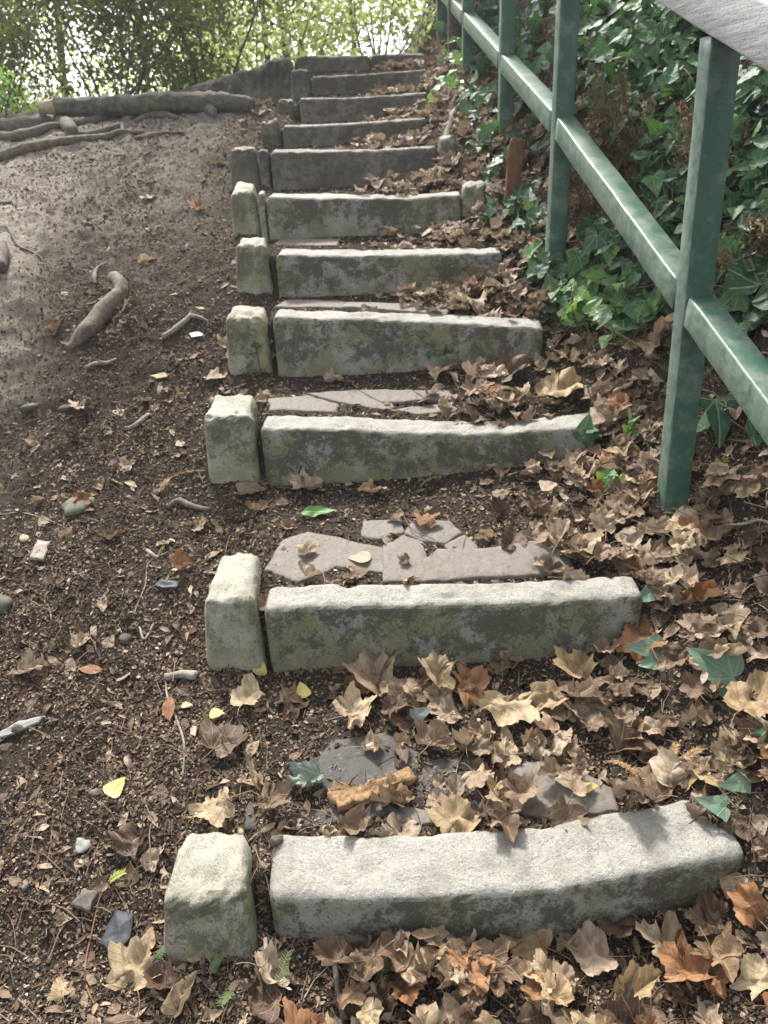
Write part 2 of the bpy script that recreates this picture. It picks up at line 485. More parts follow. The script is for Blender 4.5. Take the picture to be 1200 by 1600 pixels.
XL = np.array([s['P'][0][0] for s in ST]); XR = np.array([s['P'][-1][0] for s in ST])
YL = np.array([s['P'][0][1] for s in ST]); YR = np.array([s['P'][-1][1] for s in ST])
ZTL = np.array([s['P'][0][2] for s in ST]); ZTR = np.array([s['P'][-1][2] for s in ST])
ZBL = np.array([s['zb'][0] for s in ST]); ZBR = np.array([s['zb'][1] for s in ST])
POST_Y = [.92, 2.0, 3.2, 4.3, 5.4, 6.5]
POST_PX = {1: (1052, 785), 2: (868, 392), 3: (788, 258)}
PX = {i: ony(*POST_PX[i], POST_Y[i]) for i in POST_PX}
FX_Y = np.array([0, .92, 2.0, 3.2, 4.3, 5.4, 6.5, 9])
FX_X = np.array([.93, .90, PX[1][0], PX[2][0], PX[3][0], .64, .58, .5])

def tread_z(x, y):
    """stepped height for many points"""
    z = np.empty_like(x)
    t = (x[:, None] - XL[None]) / (XR - XL)[None]
    tc = np.clip(t, -.15, 1.25)
    yf = YL + (YR - YL) * tc
    zt = ZTL + (ZTR - ZTL) * np.clip(t, 0, 1) - .028
    zb = ZBL + (ZBR - ZBL) * np.clip(t, 0, 1) ** 2
    zb[:, 0] = np.where(t[:, 0] > 0, zb[:, 0], ZBL[0])
    n = len(ST)
    YY = np.concatenate([[-9 * np.ones(len(x))]] + [[yf[:, i] + .035, yf[:, i] + .075] for i in range(n)] + [[99 * np.ones(len(x))]]).T
    ZZ = np.concatenate([[zb[:, 0] - .02]] + [[zb[:, i], zt[:, i]] for i in range(n)] + [[zt[:, -1]]]).T
    k = (YY <= y[:, None]).sum(1) - 1
    k = np.clip(k, 0, YY.shape[1] - 2)
    r = np.arange(len(x))
    f = (y - YY[r, k]) / (YY[r, k + 1] - YY[r, k])
    return ZZ[r, k] + f * (ZZ[r, k + 1] - ZZ[r, k])

PATH_Y = np.array([-9, .3, 1.0, 1.25, 1.68, 2.0, 2.42, 2.98, 3.42, 3.9, 4.4, 4.9, 5.4, 5.75, 6.4, 9, 30, 99])
PATH_Z = np.array([-.4, -.02, .02, .12, .19, .30, .41, .63, .855, 1.05, 1.235, 1.42, 1.60, 1.68, 1.66, 1.5, .6, -1])
def sstep(x, a, b):
    t = np.clip((x - a) / (b - a), 0, 1)
    return t * t * (3 - 2 * t)
def ground_z(x, y, detail=True):
    x = np.asarray(x, float).ravel(); y = np.asarray(y, float).ravel()
    tz = tread_z(x, y)
    pz = np.interp(y, PATH_Y, PATH_Z)
    # bare mound swelling at the far left
    pz = pz + .16 * np.exp(-((x + 1.95) / .45) ** 2 - ((y - 3.35) / .75) ** 2)
    pz = pz - .05 * sstep(-x, .8, 2.2) * sstep(y, .5, 2) * sstep(-y, -3.2, -2.4)
    xl = np.interp(y, YL, XL)
    w = sstep(x, xl - .055, xl - .012)
    z = pz * (1 - w) + tz * w
    # right: gentle slope to the railing, then the bank
    xr = np.interp(y, YR, XR)
    xf = np.interp(y, FX_Y, FX_X)
    base_r = np.interp(y, [-9, .2, .95, 1.65, 2.36, 2.86, 3.34, 3.82, 4.36, 4.9, 5.4, 5.9, 6.4, 9, 99], [-.3, 0, .13, .30, .50, .70, .92, 1.12, 1.33, 1.50, 1.66, 1.80, 1.95, 2.2, 2.2])
    wr = sstep(x, xr - .12, xr + .10)
    z = z * (1 - wr) + (np.maximum(base_r, tz * .35 + base_r * .65) + .30 * np.clip(x - xr, 0, .6)) * wr
    bank = np.clip(x - xf - .06, 0, None)
    slope = np.interp(y, [0, 1.2, 1.9, 2.6, 3.5], [.25, .4, .85, 1.35, 1.7])
    z = z + slope * np.minimum(bank, 1.5) + .1 * np.clip(bank - 1.5, 0, 20)
    z = z + .05 * np.exp(-((x - .78) / .13) ** 2 - ((y - 1.10) / .16) ** 2)
    if detail:
        p = np.c_[x, y, 0 * x]
        d = fbm(p * 3.1, 3, 3) * .018 + fbm(p * 14, 9, 3) * .009 + fbm(p * 55, 21, 2) * .0035
        inside = sstep(x, xl - .02, xl + .02) * (1 - sstep(x, xr - .05, xr + .1)) * (y > 1.0) * (y < 6.4)
        z = z + d * (1 - .93 * inside) * (1 + .7 * sstep(-x, .6, 1.2) * sstep(y, 2.2, 3.0)) + .03 * fbm(p * 5, 77, 3) * sstep(bank, 0, .2)
    return z

# ground sheet: fine close by, coarse to the horizon
def axis(fine0, fine1, step, lo, hi):
    a = [fine1]; s = step
    while a[-1] < hi: s *= 1.25; a.append(a[-1] + s)
    b = [fine0]; s = step
    while b[-1] > lo: s *= 1.25; b.append(b[-1] - s)
    return np.array(b[:0:-1] + list(np.arange(fine0, fine1, step)) + a)
gx = axis(-2.3, 1.9, .0125, -150, 150)
gy = axis(.55, 6.9, .0125, -60, 300)
GX, GY = np.meshgrid(gx, gy)
GZ = ground_z(GX, GY).reshape(GX.shape)
nx, ny = len(gx), len(gy)
gi = np.arange(nx * ny).reshape(ny, nx)
GF = np.stack([gi[:-1, :-1], gi[:-1, 1:], gi[1:, 1:], gi[1:, :-1]], -1).reshape(-1, 4)
GV = np.c_[GX.ravel(), GY.ravel(), GZ.ravel()]
tag(link('ground', mesh_from('ground', GV, GF), M_soil), kind='structure')
def gz_fast(x, y):
    i = np.clip(np.searchsorted(gx, x) - 1, 0, nx - 2); j = np.clip(np.searchsorted(gy, y) - 1, 0, ny - 2)
    fx = (x - gx[i]) / (gx[i + 1] - gx[i]); fy = (y - gy[j]) / (gy[j + 1] - gy[j])
    z = GZ[j, i] * (1 - fx) * (1 - fy) + GZ[j, i + 1] * fx * (1 - fy) + GZ[j + 1, i] * (1 - fx) * fy + GZ[j + 1, i + 1] * fx * fy
    sx = (GZ[j, i + 1] - GZ[j, i]) / (gx[i + 1] - gx[i]); sy = (GZ[j + 1, i] - GZ[j, i]) / (gy[j + 1] - gy[j])
    return z, sx, sy

SURF = []       # (V, F) of everything leaves can lie on
SURF.append((GV, [tuple(f) for f in GF.tolist()]))

# ------------------------------------------------------------ step stones and edging blocks
def stone_mesh(name, P, zb, dep, tilt=0.0, round_=.016, rough=.006, seed=0, nu=None, taper=(1, 1), batter=.0, flare=0):
    """swept rounded block: P front-top edge polyline, foot zb (left, right), dep front-to-back"""
    P = np.asarray(P, float)
    L = np.linalg.norm(np.diff(P, axis=0), axis=1).sum()
    nu = nu or max(10, int(L / .013))
    C = smooth_poly(P, nu) if len(P) > 2 else P[0] + (P[1] - P[0]) * np.linspace(0, 1, nu)[:, None]
    D = P[-1] - P[0]; D[2] = 0; D /= np.linalg.norm(D)
    B = np.array([-D[1], D[0], 0])             # pointing back
    V = []
    m = 9
    for i, c in enumerate(C):
        u = i / (nu - 1)
        h = c[2] - (zb[0] + (zb[1] - zb[0]) * u) + .07
        # squash ends so that they read as rounded
        e = min(u, 1 - u) * L
        q = 0 if e > round_ else round_ * (1 - math.sqrt(max(0, 1 - (1 - e / round_) ** 2)))
        dp = dep * (taper[0] + (taper[1] - taper[0]) * u)
        prof = []
        r = round_
        def seg(p, q_, n):
            for k in range(n): prof.append((p[0] + (q_[0] - p[0]) * k / n, p[1] + (q_[1] - p[1]) * k / n))
        f = batter * h
        seg((-f, -h), (0, -r), m)
        for k in range(5):
            a = math.pi - k / 4 * math.pi / 2
            prof.append((r + r * math.cos(a), -r + r * math.sin(a)))
        seg((r, 0), (dp - r, tilt), m)
        for k in range(5):
            a = math.pi / 2 - k / 4 * math.pi / 2
            prof.append((dp - r + r * math.cos(a), tilt - r + r * math.sin(a)))
        seg((dp, tilt - r), (dp, -h), 4)
        prof.append((dp, -h))
        cx, cz = dp / 2, -h / 2
        for (a, b) in prof:
            sa = 1 - 2 * q / max(dp, .02); sb = 1 - 2 * q / max(h, .02)
            a2, b2 = cx + (a - cx) * sa, cz + (b - cz) * sb
            V.append(c + B * a2 + np.array([0, 0, b2]))
    V = np.array(V); k = len(prof)
    ctr = V.reshape(nu, k, 3).mean(1).repeat(k, 0)
    n = V - ctr
    n /= np.linalg.norm(n, axis=1)[:, None]
    o = np.array([seed * 3.7, seed * 1.9, 0])
    amt = (fbm((V + o) * 5, seed, 2) * .7 + fbm((V + o) * 20, seed + 5, 3) * .75 + fbm((V + o) * 75, seed + 9, 2) * .5) * rough * 1.25
    # chips knocked out of the arrises
    chip = np.clip(fbm((V + o) * 24, seed + 40, 2) - .5, 0, 1) * .012
    if flare:
        al = (V - C.mean(0)) @ D; dn = np.clip((C[:, 2].mean() - V[:, 2]) / .25, 0, 1); bk = np.clip((V - C.mean(0)) @ B / dep, 0, 1)
        V = V + D[None] * (al * (flare * dn - flare * .55 * bk))[:, None]
    V = V + n * (amt - chip)[:, None]
    F = []
    for i in range(nu - 1):
        for j in range(k - 1):
            F.append((i * k + j, (i + 1) * k + j, (i + 1) * k + j + 1, i * k + j + 1))
    F.append(tuple(range(k)))
    F.append(tuple(range((nu - 1) * k, nu * k))[::-1])
    return V, F
def place_stone(name, V, F, mat, label, cat, group):
    base = np.array([V[:, 0].mean(), V[:, 1].mean(), V[:, 2].min()])
    me = mesh_from(name, V - base, F)
    o = link(name, me, mat)
    o.location = base
    tag(o, label, cat, group)
    SURF.append((V, F))
    return o
step_labels = [
    'pale long step stone at the very bottom, its right end sunk in leaf litter',
    'long step stone second from the bottom, dark lichen band across its front',
    'long step stone third from the bottom with a white lit top and cracked paving behind',
    'long step stone fourth from the bottom, level with the middle of the nearest post',
    'fifth step stone up, below the tread with a narrow strip of grey paving',
    'sixth step stone up, with a small block at both of its ends',
    'seventh step stone up, dark, with a leaning block at its right end',
    'low dark eighth step stone up, leaves heaped along its foot',
    'ninth step stone up, dark slab with a thin bright rim',
    'tenth step stone up, thin dark slab with leaves heaped at its right',
    'wider left slab of the topmost step, against the big boulder',
]
for i, s in enumerate(ST):
    P = s['P']
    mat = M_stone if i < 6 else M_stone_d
    if i == 10:
        cut = P[0] + (P[-1] - P[0]) * .565
        V, F = stone_mesh('step_stone', np.array([P[0], (P[0] + cut) / 2, cut]), (ZBL[i], ZBR[i]), s['dep'], .01, .018, .006, 30 + i)
        place_stone('step_stone', V, F, mat, step_labels[i], 'step stone', 'long stones of the staircase')
        a = P[0] + (P[-1] - P[0]) * .575
        V, F = stone_mesh('step_stone', np.array([a, (P[-1] + a) / 2, P[-1]]), (ZBL[i], ZBR[i]), s['dep'], .01, .018, .006, 50)
        place_stone('step_stone', V, F, mat, 'shorter right slab of the topmost step, running into the bank', 'step stone', 'long stones of the staircase')
    else:
        V, F = stone_mesh('step_stone', P, (ZBL[i], ZBR[i]), s['dep'], .006, .022 if i < 2 else .017, .0038, i + 1, batter=.05 if i in (0, 1) else 0.02)
        place_stone('step_stone', V, F, mat, step_labels[i], 'step stone', 'long stones of the staircase')

BLOCKS = [  # left, right pixel of the front-top edge, foot rows, depth y, front-to-back, tilt, label
    ((250, 1410), (381, 1402), 1476, 1458, 1.00, .15, .004, 'rough pale edging block at the left end of the bottom step'),
    ((314, 940), (394, 936), 1012, 1028, 1.70, .25, .01, 'tall narrow edging block beside the second step, green tinged foot'),
    ((315, 650), (391, 652), 731, 733, 2.44, .21, .015, 'edging block beside the third step, ribbed tool marks on top'),
    ((350, 495), (412, 497), 570, 566, 3.00, .17, .012, 'squarish pale edging block left of the fourth step'),
    ((366, 384), (414, 384), 440, 449, 3.45, .17, .014, 'leaning edging block left of the fifth step'),
    ((359, 300), (397, 299), 357, 361, 3.95, .16, .03, 'edging block left of the sixth step, its foot cut away at the left'),
    ((357, 232), (398, 231), 288, 289, 4.42, .13, .006, 'flat topped dark edging block left of the seventh step'),
    ((405, 190), (435, 188), 228, 229, 4.92, .10, .004, 'small dark edging block left of the eighth step'),
    ((432, 158), (459, 156), 190, 193, 5.42, .10, 0, 'small upright edging block left of the ninth step'),
    ((453, 110), (483, 108), 154, 148, 5.86, .10, 0, 'upright edging block left of the tenth step, under the boulder'),
    ((685, 218), (713, 212), 262, 258, 4.36, .09, .004, 'leaning pale block at the right end of the seventh step'),
    ((722, 292), (761, 287), 338, 328, 3.84, .10, .004, 'squat block at the right end of the sixth step'),
    ((402, 303), (412, 304), 364, 364, 3.93, .10, .004, 'thin filler stone wedged left of the sixth step'),
    ((403, 236), (417, 237), 290, 292, 4.42, .09, .0, 'thin filler stone wedged left of the seventh step'),
    ((671, 184), (694, 178), 208, 204, 4.90, .10, .0, 'dark block at the right end of the eighth step'),
    ((673, 138), (690, 132), 170, 165, 5.42, .10, .0, 'dark block at the right end of the ninth step'),
    ((764, 272), (800, 268), 318, 318, 4.0, .13, .01, 'rough greenish block in front of the third fence post'),
]
for k, (a, b, fa, fb, Y, dep, tilt, lab) in enumerate(BLOCKS):
    A, B_ = ony(a[0], a[1], Y), ony(b[0], b[1], Y)
    za, zb_ = ony(a[0], fa, Y)[2], ony(b[0], fb, Y)[2]
    V, F = stone_mesh('edging_block', np.array([A, (A + B_) / 2, B_]), (za, zb_), dep, tilt, min(.02, abs(B_[0] - A[0]) * .22), .0105, 60 + k,
                      nu=max(12, int(abs(B_[0] - A[0]) / .008)), batter=(.26, .14, .08, .05)[min(k, 3)], flare=(.3, .25, .12, .2, .3)[k % 5] if k < 11 else .08)
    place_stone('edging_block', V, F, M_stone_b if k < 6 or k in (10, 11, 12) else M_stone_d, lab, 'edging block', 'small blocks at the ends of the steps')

# boulder at the top left of the flight and low stone behind the log
def boulder(P, foot, dep, seed, lab, name, mat, rough=.016):
    V, F = stone_mesh(name, P, foot, dep, .01, .03, rough, seed)
    place_stone(name, V, F, mat, lab, 'boulder', None)
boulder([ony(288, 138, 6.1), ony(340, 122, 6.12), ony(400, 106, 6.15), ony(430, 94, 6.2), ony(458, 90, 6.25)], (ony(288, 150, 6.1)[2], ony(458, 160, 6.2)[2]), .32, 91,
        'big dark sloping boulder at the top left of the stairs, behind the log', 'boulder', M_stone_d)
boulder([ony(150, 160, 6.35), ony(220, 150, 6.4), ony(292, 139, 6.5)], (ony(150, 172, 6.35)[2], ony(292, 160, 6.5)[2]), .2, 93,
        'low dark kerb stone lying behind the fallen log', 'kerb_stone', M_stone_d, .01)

# ------------------------------------------------------------ picking: a ray from the viewpoint to the surface
def bvh():
    VV, FF, o = [], [], 0
    for V, F in SURF:
        VV.append(V); FF += [tuple(i + o for i in f) for f in F]; o += len(V)
    return BVHTree.FromPolygons([tuple(v) for v in np.vstack(VV)], FF)
TREE = bvh()
def hit(x, y):
    d = ray(x, y); d = d / np.linalg.norm(d)
    loc, nrm, i, dist = TREE.ray_cast(Vector(CAM), Vector(d))
    return (np.array(loc), np.array(nrm)) if loc is not None else (ony(x, y, 6), np.array([0, 0, 1.0]))
def down(x, y, z0=4.0):
    loc, nrm, i, dist = TREE.ray_cast(Vector((x, y, z0)), Vector((0, 0, -1)))
    if loc is None: return np.array([x, y, 0]), np.array([0, 0, 1.0])
    n = np.array(nrm)
    return np.array(loc), n if n[2] > 0 else -n

# ------------------------------------------------------------ paving slabs on the treads
SLABXY = []
SLABS = [
    (M_slab, [(421, 890), (446, 846), (483, 835), (533, 844), (596, 859), (597, 895), (525, 887), (467, 909)], 'large pale paving slab at the left of the tread behind the second step'),
    (M_slab, [(601, 858), (629, 840), (658, 850), (666, 875), (662, 908), (601, 908)], 'squarish paving slab in the middle of the tread behind the second step'),
    (M_slab, [(669, 879), (690, 864), (738, 862), (775, 858), (830, 850), (880, 866), (888, 897), (800, 903), (667, 909)], 'long paving slab at the right of the tread behind the second step'),
    (M_slab, [(697, 854), (725, 838), (746, 856), (738, 873), (712, 877)], 'small six sided paving slab behind the second step'),
    (M_slab, [(566, 840), (569, 817), (625, 815), (630, 834), (592, 845)], 'small paving slab beside the tip of the green leaf'),
    (M_slab, [(634, 836), (650, 815), (700, 818), (720, 836), (694, 851), (662, 847)], 'paving slab half under leaves at the foot of the third step'),
    (M_slab, [(424, 624), (481, 621), (526, 634), (522, 645), (425, 642)], 'left grey paving slab on the tread behind the third step'),
    (M_slab, [(484, 618), (558, 612), (588, 629), (618, 644), (532, 631)], 'long wedge shaped paving slab behind the third step'),
    (M_slab, [(565, 613), (641, 613), (661, 628), (595, 632)], 'paving slab at the back of the tread behind the third step'),
    (M_slab, [(620, 641), (696, 632), (722, 644), (652, 649)], 'pale paving slab lying against the middle of the third step'),
    (M_slab, [(648, 612), (700, 612), (712, 628), (668, 628)], 'paving slab partly under leaves behind the third step'),
    (M_slab_d, [(390, 1303), (396, 1251), (437, 1246), (487, 1270), (592, 1254), (621, 1272), (508, 1289)], 'thin dark grey slate slab behind the bottom step, at the left'),
    (M_slab_d, [(650, 1235), (668, 1192), (740, 1180), (796, 1198), (788, 1252), (702, 1268)], 'dark slate slab in the middle of the tread behind the bottom step'),
    (M_slab, [(800, 1202), (880, 1192), (950, 1232), (962, 1268), (870, 1280), (794, 1264)], 'grey paving slab behind the right half of the bottom step'),
    (M_slab_d, [(488, 1210), (520, 1160), (600, 1150), (650, 1180), (640, 1225), (600, 1246), (520, 1240)], 'damp dark slab under the wilted grey leaf'),
    (M_slab, [(600, 1282), (630, 1264), (700, 1274), (690, 1286), (640, 1290)], 'pale gritty paving fragment behind the bottom step'),
    (M_slab, [(432, 481), (452, 471), (538, 473), (536, 483)], 'left grey paving slab on the tread behind the fourth step'),
    (M_slab, [(541, 484), (545, 474), (640, 476), (700, 484), (690, 492)], 'right grey paving slab on the tread behind the fourth step'),
    (M_slab, [(432, 383), (442, 373), (528, 375), (524, 385)], 'narrow grey paving slab on the tread behind the fifth step'),
]
for k, (mat, poly, lab) in enumerate(SLABS):
    Q = np.array([hit(*p)[0] for p in poly])
    c = Q.mean(0)
    # a plane with the tread's own fall
    A = np.c_[Q[:, :2] - c[:2], np.ones(len(Q))]
    co = np.linalg.lstsq(A, Q[:, 2], rcond=None)[0]
    co[:2] = np.clip(co[:2], -.12, .12)
    lift = (.006 if mat is M_slab else .001) + .002 * (k % 3)
    # refine the outline: subdivide with jitter
    pts = []
    for i in range(len(Q)):
        a, b = Q[i][:2], Q[(i + 1) % len(Q)][:2]
        n = max(2, int(np.linalg.norm(b - a) / .012))
        for j in range(n):
            p = a + (b - a) * j / n
            pts.append(p)
    pts = np.array(pts)
    pts = pts.mean(0) + (pts - pts.mean(0)) * 1.09
    area = np.sum(pts[:, 0] * np.roll(pts[:, 1], -1) - np.roll(pts[:, 0], -1) * pts[:, 1])
    if area < 0: pts = pts[::-1]
    pts = pts + .0035 * np.c_[fbm(np.c_[pts * 40, pts[:, :1] * 0], k, 2), fbm(np.c_[pts * 40 + 9, pts[:, :1] * 0], k + 3, 2)]
    if mat is M_slab: SLABXY.append(pts.copy())
    cc = pts.mean(0)
    V, rings = [], []
    for s, dz in ((1.0, -.03), (.995, -.006), (.97, -.0015), (.93, 0), (.7, 0), (.4, 0), (.12, 0)):
        q = cc + (pts - cc) * s
        z = co[2] + (q - c[:2]) @ co[:2] + lift + dz
        z = z + (.0022 * fbm(np.c_[q * 12, q[:, :1] * 0 + k], k, 3) if s < .999 else 0)
        rings.append(len(V)); V += [(*a, b) for a, b in zip(q, z)]
    V = np.array(V); n = len(pts); F = []
    for r in range(6):
        for i in range(n):
            j = (i + 1) % n
            F.append((r * n + i, r * n + j, (r + 1) * n + j, (r + 1) * n + i))
    F.append(tuple(range(6 * n, 7 * n)))
    o = place_stone('paving_slab', V, F, mat, lab, 'paving slab', 'flat paving slabs on the treads')
TREE = bvh()
# ------------------------------------------------------------ the railing
def beam(A, B, w, h, up=(0, 0, 1), bev=.006, nseg=24, seed=0, wob=.0012):
    """rectangular bar with softened edges from A to B; w across, h along up"""
    A, B = np.array(A, float), np.array(B, float)
    T = (B - A) / np.linalg.norm(B - A)
    s = np.cross(T, np.array(up, float)); s /= np.linalg.norm(s)
    u = np.cross(s, T)
    prof = []
    for (sx, sy) in ((1, 1), (-1, 1), (-1, -1), (1, -1)):
        for k in range(3):
            base = {(1, 1): 0, (-1, 1): 90, (-1, -1): 180, (1, -1): 270}[(sx, sy)]
            a = math.radians(base + 45 * k)
            prof.append((sx * (w / 2 - bev) + bev * math.cos(a), sy * (h / 2 - bev) + bev * math.sin(a)))
    V = []
    for i in range(nseg + 1):
        c = A + (B - A) * i / nseg
        for (a, b) in prof: V.append(c + s * a + u * b)
    V = np.array(V)
    V = V + wob * np.c_[fbm(V * 9, seed, 2), fbm(V * 9 + 5, seed, 2), fbm(V * 9 + 11, seed, 2)]
    k = len(prof); F = []
    for i in range(nseg):
        for j in range(k):
            j2 = (j + 1) % k
            F.append((i * k + j, i * k + j2, (i + 1) * k + j2, (i + 1) * k + j))
    F.append(tuple(range(k))[::-1]); F.append(tuple(range(nseg * k, nseg * k + k)))
    return V, F
rail_px = {1: (1062, 475), 2: (872, 195), 3: (790, 97)}
RZ = {i: ony(*rail_px[i], POST_Y[i])[2] for i in rail_px}
px_ = {0: .885, 1: PX[1][0] , 2: PX[2][0], 3: PX[3][0], 4: .645, 5: .585}
rz_ = {0: RZ[1] - .36, 1: RZ[1], 2: RZ[2], 3: RZ[3], 4: RZ[3] + .31, 5: RZ[3] + .62}
rail_root = empty('railing', (PX[1][0], 2.0, PX[1][2]))
tag(rail_root, 'green painted metal railing with a grey handrail climbing the right side of the steps', 'railing')
inv = -np.array(rail_root.location)
def rpart(name, V, F, mat):
    return link(name, mesh_from(name, V + inv, F), mat, rail_root)
HR = .635
for i in range(6):
    x, y = px_[i], POST_Y[i]
    lean = .016
    zb = float(gz_fast(np.array([x]), np.array([y]))[0][0]) - .18
    zt = rz_[i] + HR - .045
    ht = zt - zb
    zr = rz_[i]
    A = (x - lean * (zb - zr) * -1 * 0 - .0, y, zb)
    tip = -.032 if i == 1 else 0          # the near post leans a little towards the steps
    V, F = beam((x, y, zb), (x + tip, y, zt), .07, .07, up=(0, 1, 0), bev=.005, nseg=40, seed=i)
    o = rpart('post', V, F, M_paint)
for i in range(5):
    A = np.array([px_[i] - (.016 if i == 1 else 0), POST_Y[i], rz_[i]]); B = np.array([px_[i + 1] - (.016 if i == 0 else 0), POST_Y[i + 1], rz_[i + 1]])
    T = (B - A) / np.linalg.norm(B - A)
    V, F = beam(A + T * .036, B - T * .036, .070, .076, bev=.005, nseg=30, seed=10 + i)
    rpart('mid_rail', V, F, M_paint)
HP = np.array([[px_[i], POST_Y[i], rz_[i] + HR + .014] for i in range(6)])
HP[1][0] -= .03; HP[1][2] += .006; HP[2][2] -= .03
HP[0] = HP[1] + (HP[1] - HP[2]) * 1.0
HS = np.array([np.interp(np.linspace(0, 5, 90), np.arange(6), HP[:, c]) for c in range(3)]).T
V, F = [], None
for i in range(89):
    v, f = beam(HS[i], HS[i + 1], .105, .10, bev=.005, nseg=1, seed=20, wob=.0015)
    V.append(v[:12] if i < 88 else v)
V = np.vstack(V); F = []
for i in range(89):
    for j in range(12):
        F.append((i * 12 + j, i * 12 + (j + 1) % 12, (i + 1) * 12 + (j + 1) % 12, (i + 1) * 12 + j))
F.append(tuple(range(12))[::-1]); F.append(tuple(range(89 * 12, 90 * 12)))
rpart('handrail', V, F, M_hand)
# dark old wooden post beyond the railing
b = ony(713, 75, 5.9)
V, F = beam((b[0], 5.9, b[2] - .3), (b[0] - .01, 5.9, b[2] + 1.1), .10, .10, up=(0, 1, 0), bev=.012, nseg=20, seed=31, wob=.006)
V = V - np.array([b[0], 5.9, b[2]])
o = link('wooden_post', mesh_from('wooden_post', V, F), M_trunk); o.location = (b[0], 5.9, b[2])
tag(o, 'dark weathered wooden post beside the top of the stairs, left of the green railing', 'post')

# ------------------------------------------------------------ leaf shapes
def maple_outline(r):
    half = [(0, 0), (.10, -.08), (.24, -.14), (.38, -.12), (.50, -.02), (.44, .05), (.50, .10), (.46, .17), (.43, .22), (.54, .28), (.60, .36), (.70, .42), (.72, .55),
            (.60, .55), (.55, .62), (.44, .60), (.37, .61), (.32, .62), (.34, .72), (.28, .78), (.27, .87), (.17, .90), (.12, .98), (.05, 1.0), (0, 1.08)]
    half = np.array(half)
    L = half.copy(); L[:, 0] *= -1
    o = np.vstack([half, L[-2:0:-1]])
    o = o + r.normal(0, .018, o.shape)
    o[:, 0] *= r.uniform(.8, 1.1)
    c = np.array([0, .32])
    d = o - c; ra = np.hypot(d[:, 0], d[:, 1]); an = np.arctan2(d[:, 1], d[:, 0])
    w = r.uniform(0, .45)                                  # some kinds hardly lobed
    ra2 = ra * (1 - w) + w * np.convolve(np.r_[ra[-6:], ra, ra[:6]], np.ones(13) / 13, 'valid')
    for q in range(int(r.integers(0, 3))):                 # torn or eaten edges
        a0 = r.uniform(-3.1, 3.1); wd = r.uniform(.12, .5)
        dd_ = np.abs((an - a0 + np.pi) % (2 * np.pi) - np.pi)
        ra2 = ra2 * np.where(dd_ < wd, r.uniform(.45, .8) + r.uniform(-.08, .08, len(ra2)), 1)
    o = c + d * (ra2 / ra)[:, None]
    return o, c
def ivy_outline(r, young=False):
    half = np.array([(0, 0), (.10, -.10), (.24, -.14), (.38, -.05), (.50, .10), (.40, .20), (.36, .30), (.30, .42), (.24, .55), (.15, .74), (.07, .90), (0, 1.0)])
    half[:, 0] *= r.uniform(.85, 1.1)
    half = smooth_poly(half, 21); half[0] = (0, 0); half[-1] = (0, 1.0)
    L = half.copy(); L[:, 0] *= -1
    return np.vstack([half, L[-2:0:-1]]), np.array([0, .28])
def oval_outline(r, w=.33):
    t = np.linspace(0, 1, 15)
    x = w * np.sin(np.pi * t ** .85) ** .9
    half = np.c_[x, t]
    L = half.copy(); L[:, 0] *= -1
    return np.vstack([half, L[-2:0:-1]]) + r.normal(0, .006, (28, 2)), np.array([0, .45])
def birch_outline(r):
    t = np.linspace(0, 1, 17)
    x = .42 * np.sin(np.pi * t ** .62) ** .85
    x[2:-2] += .02 * (np.arange(13) % 2)
    half = np.c_[x, t]
    L = half.copy(); L[:, 0] *= -1
    return np.vstack([half, L[-2:0:-1]]), np.array([0, .4])

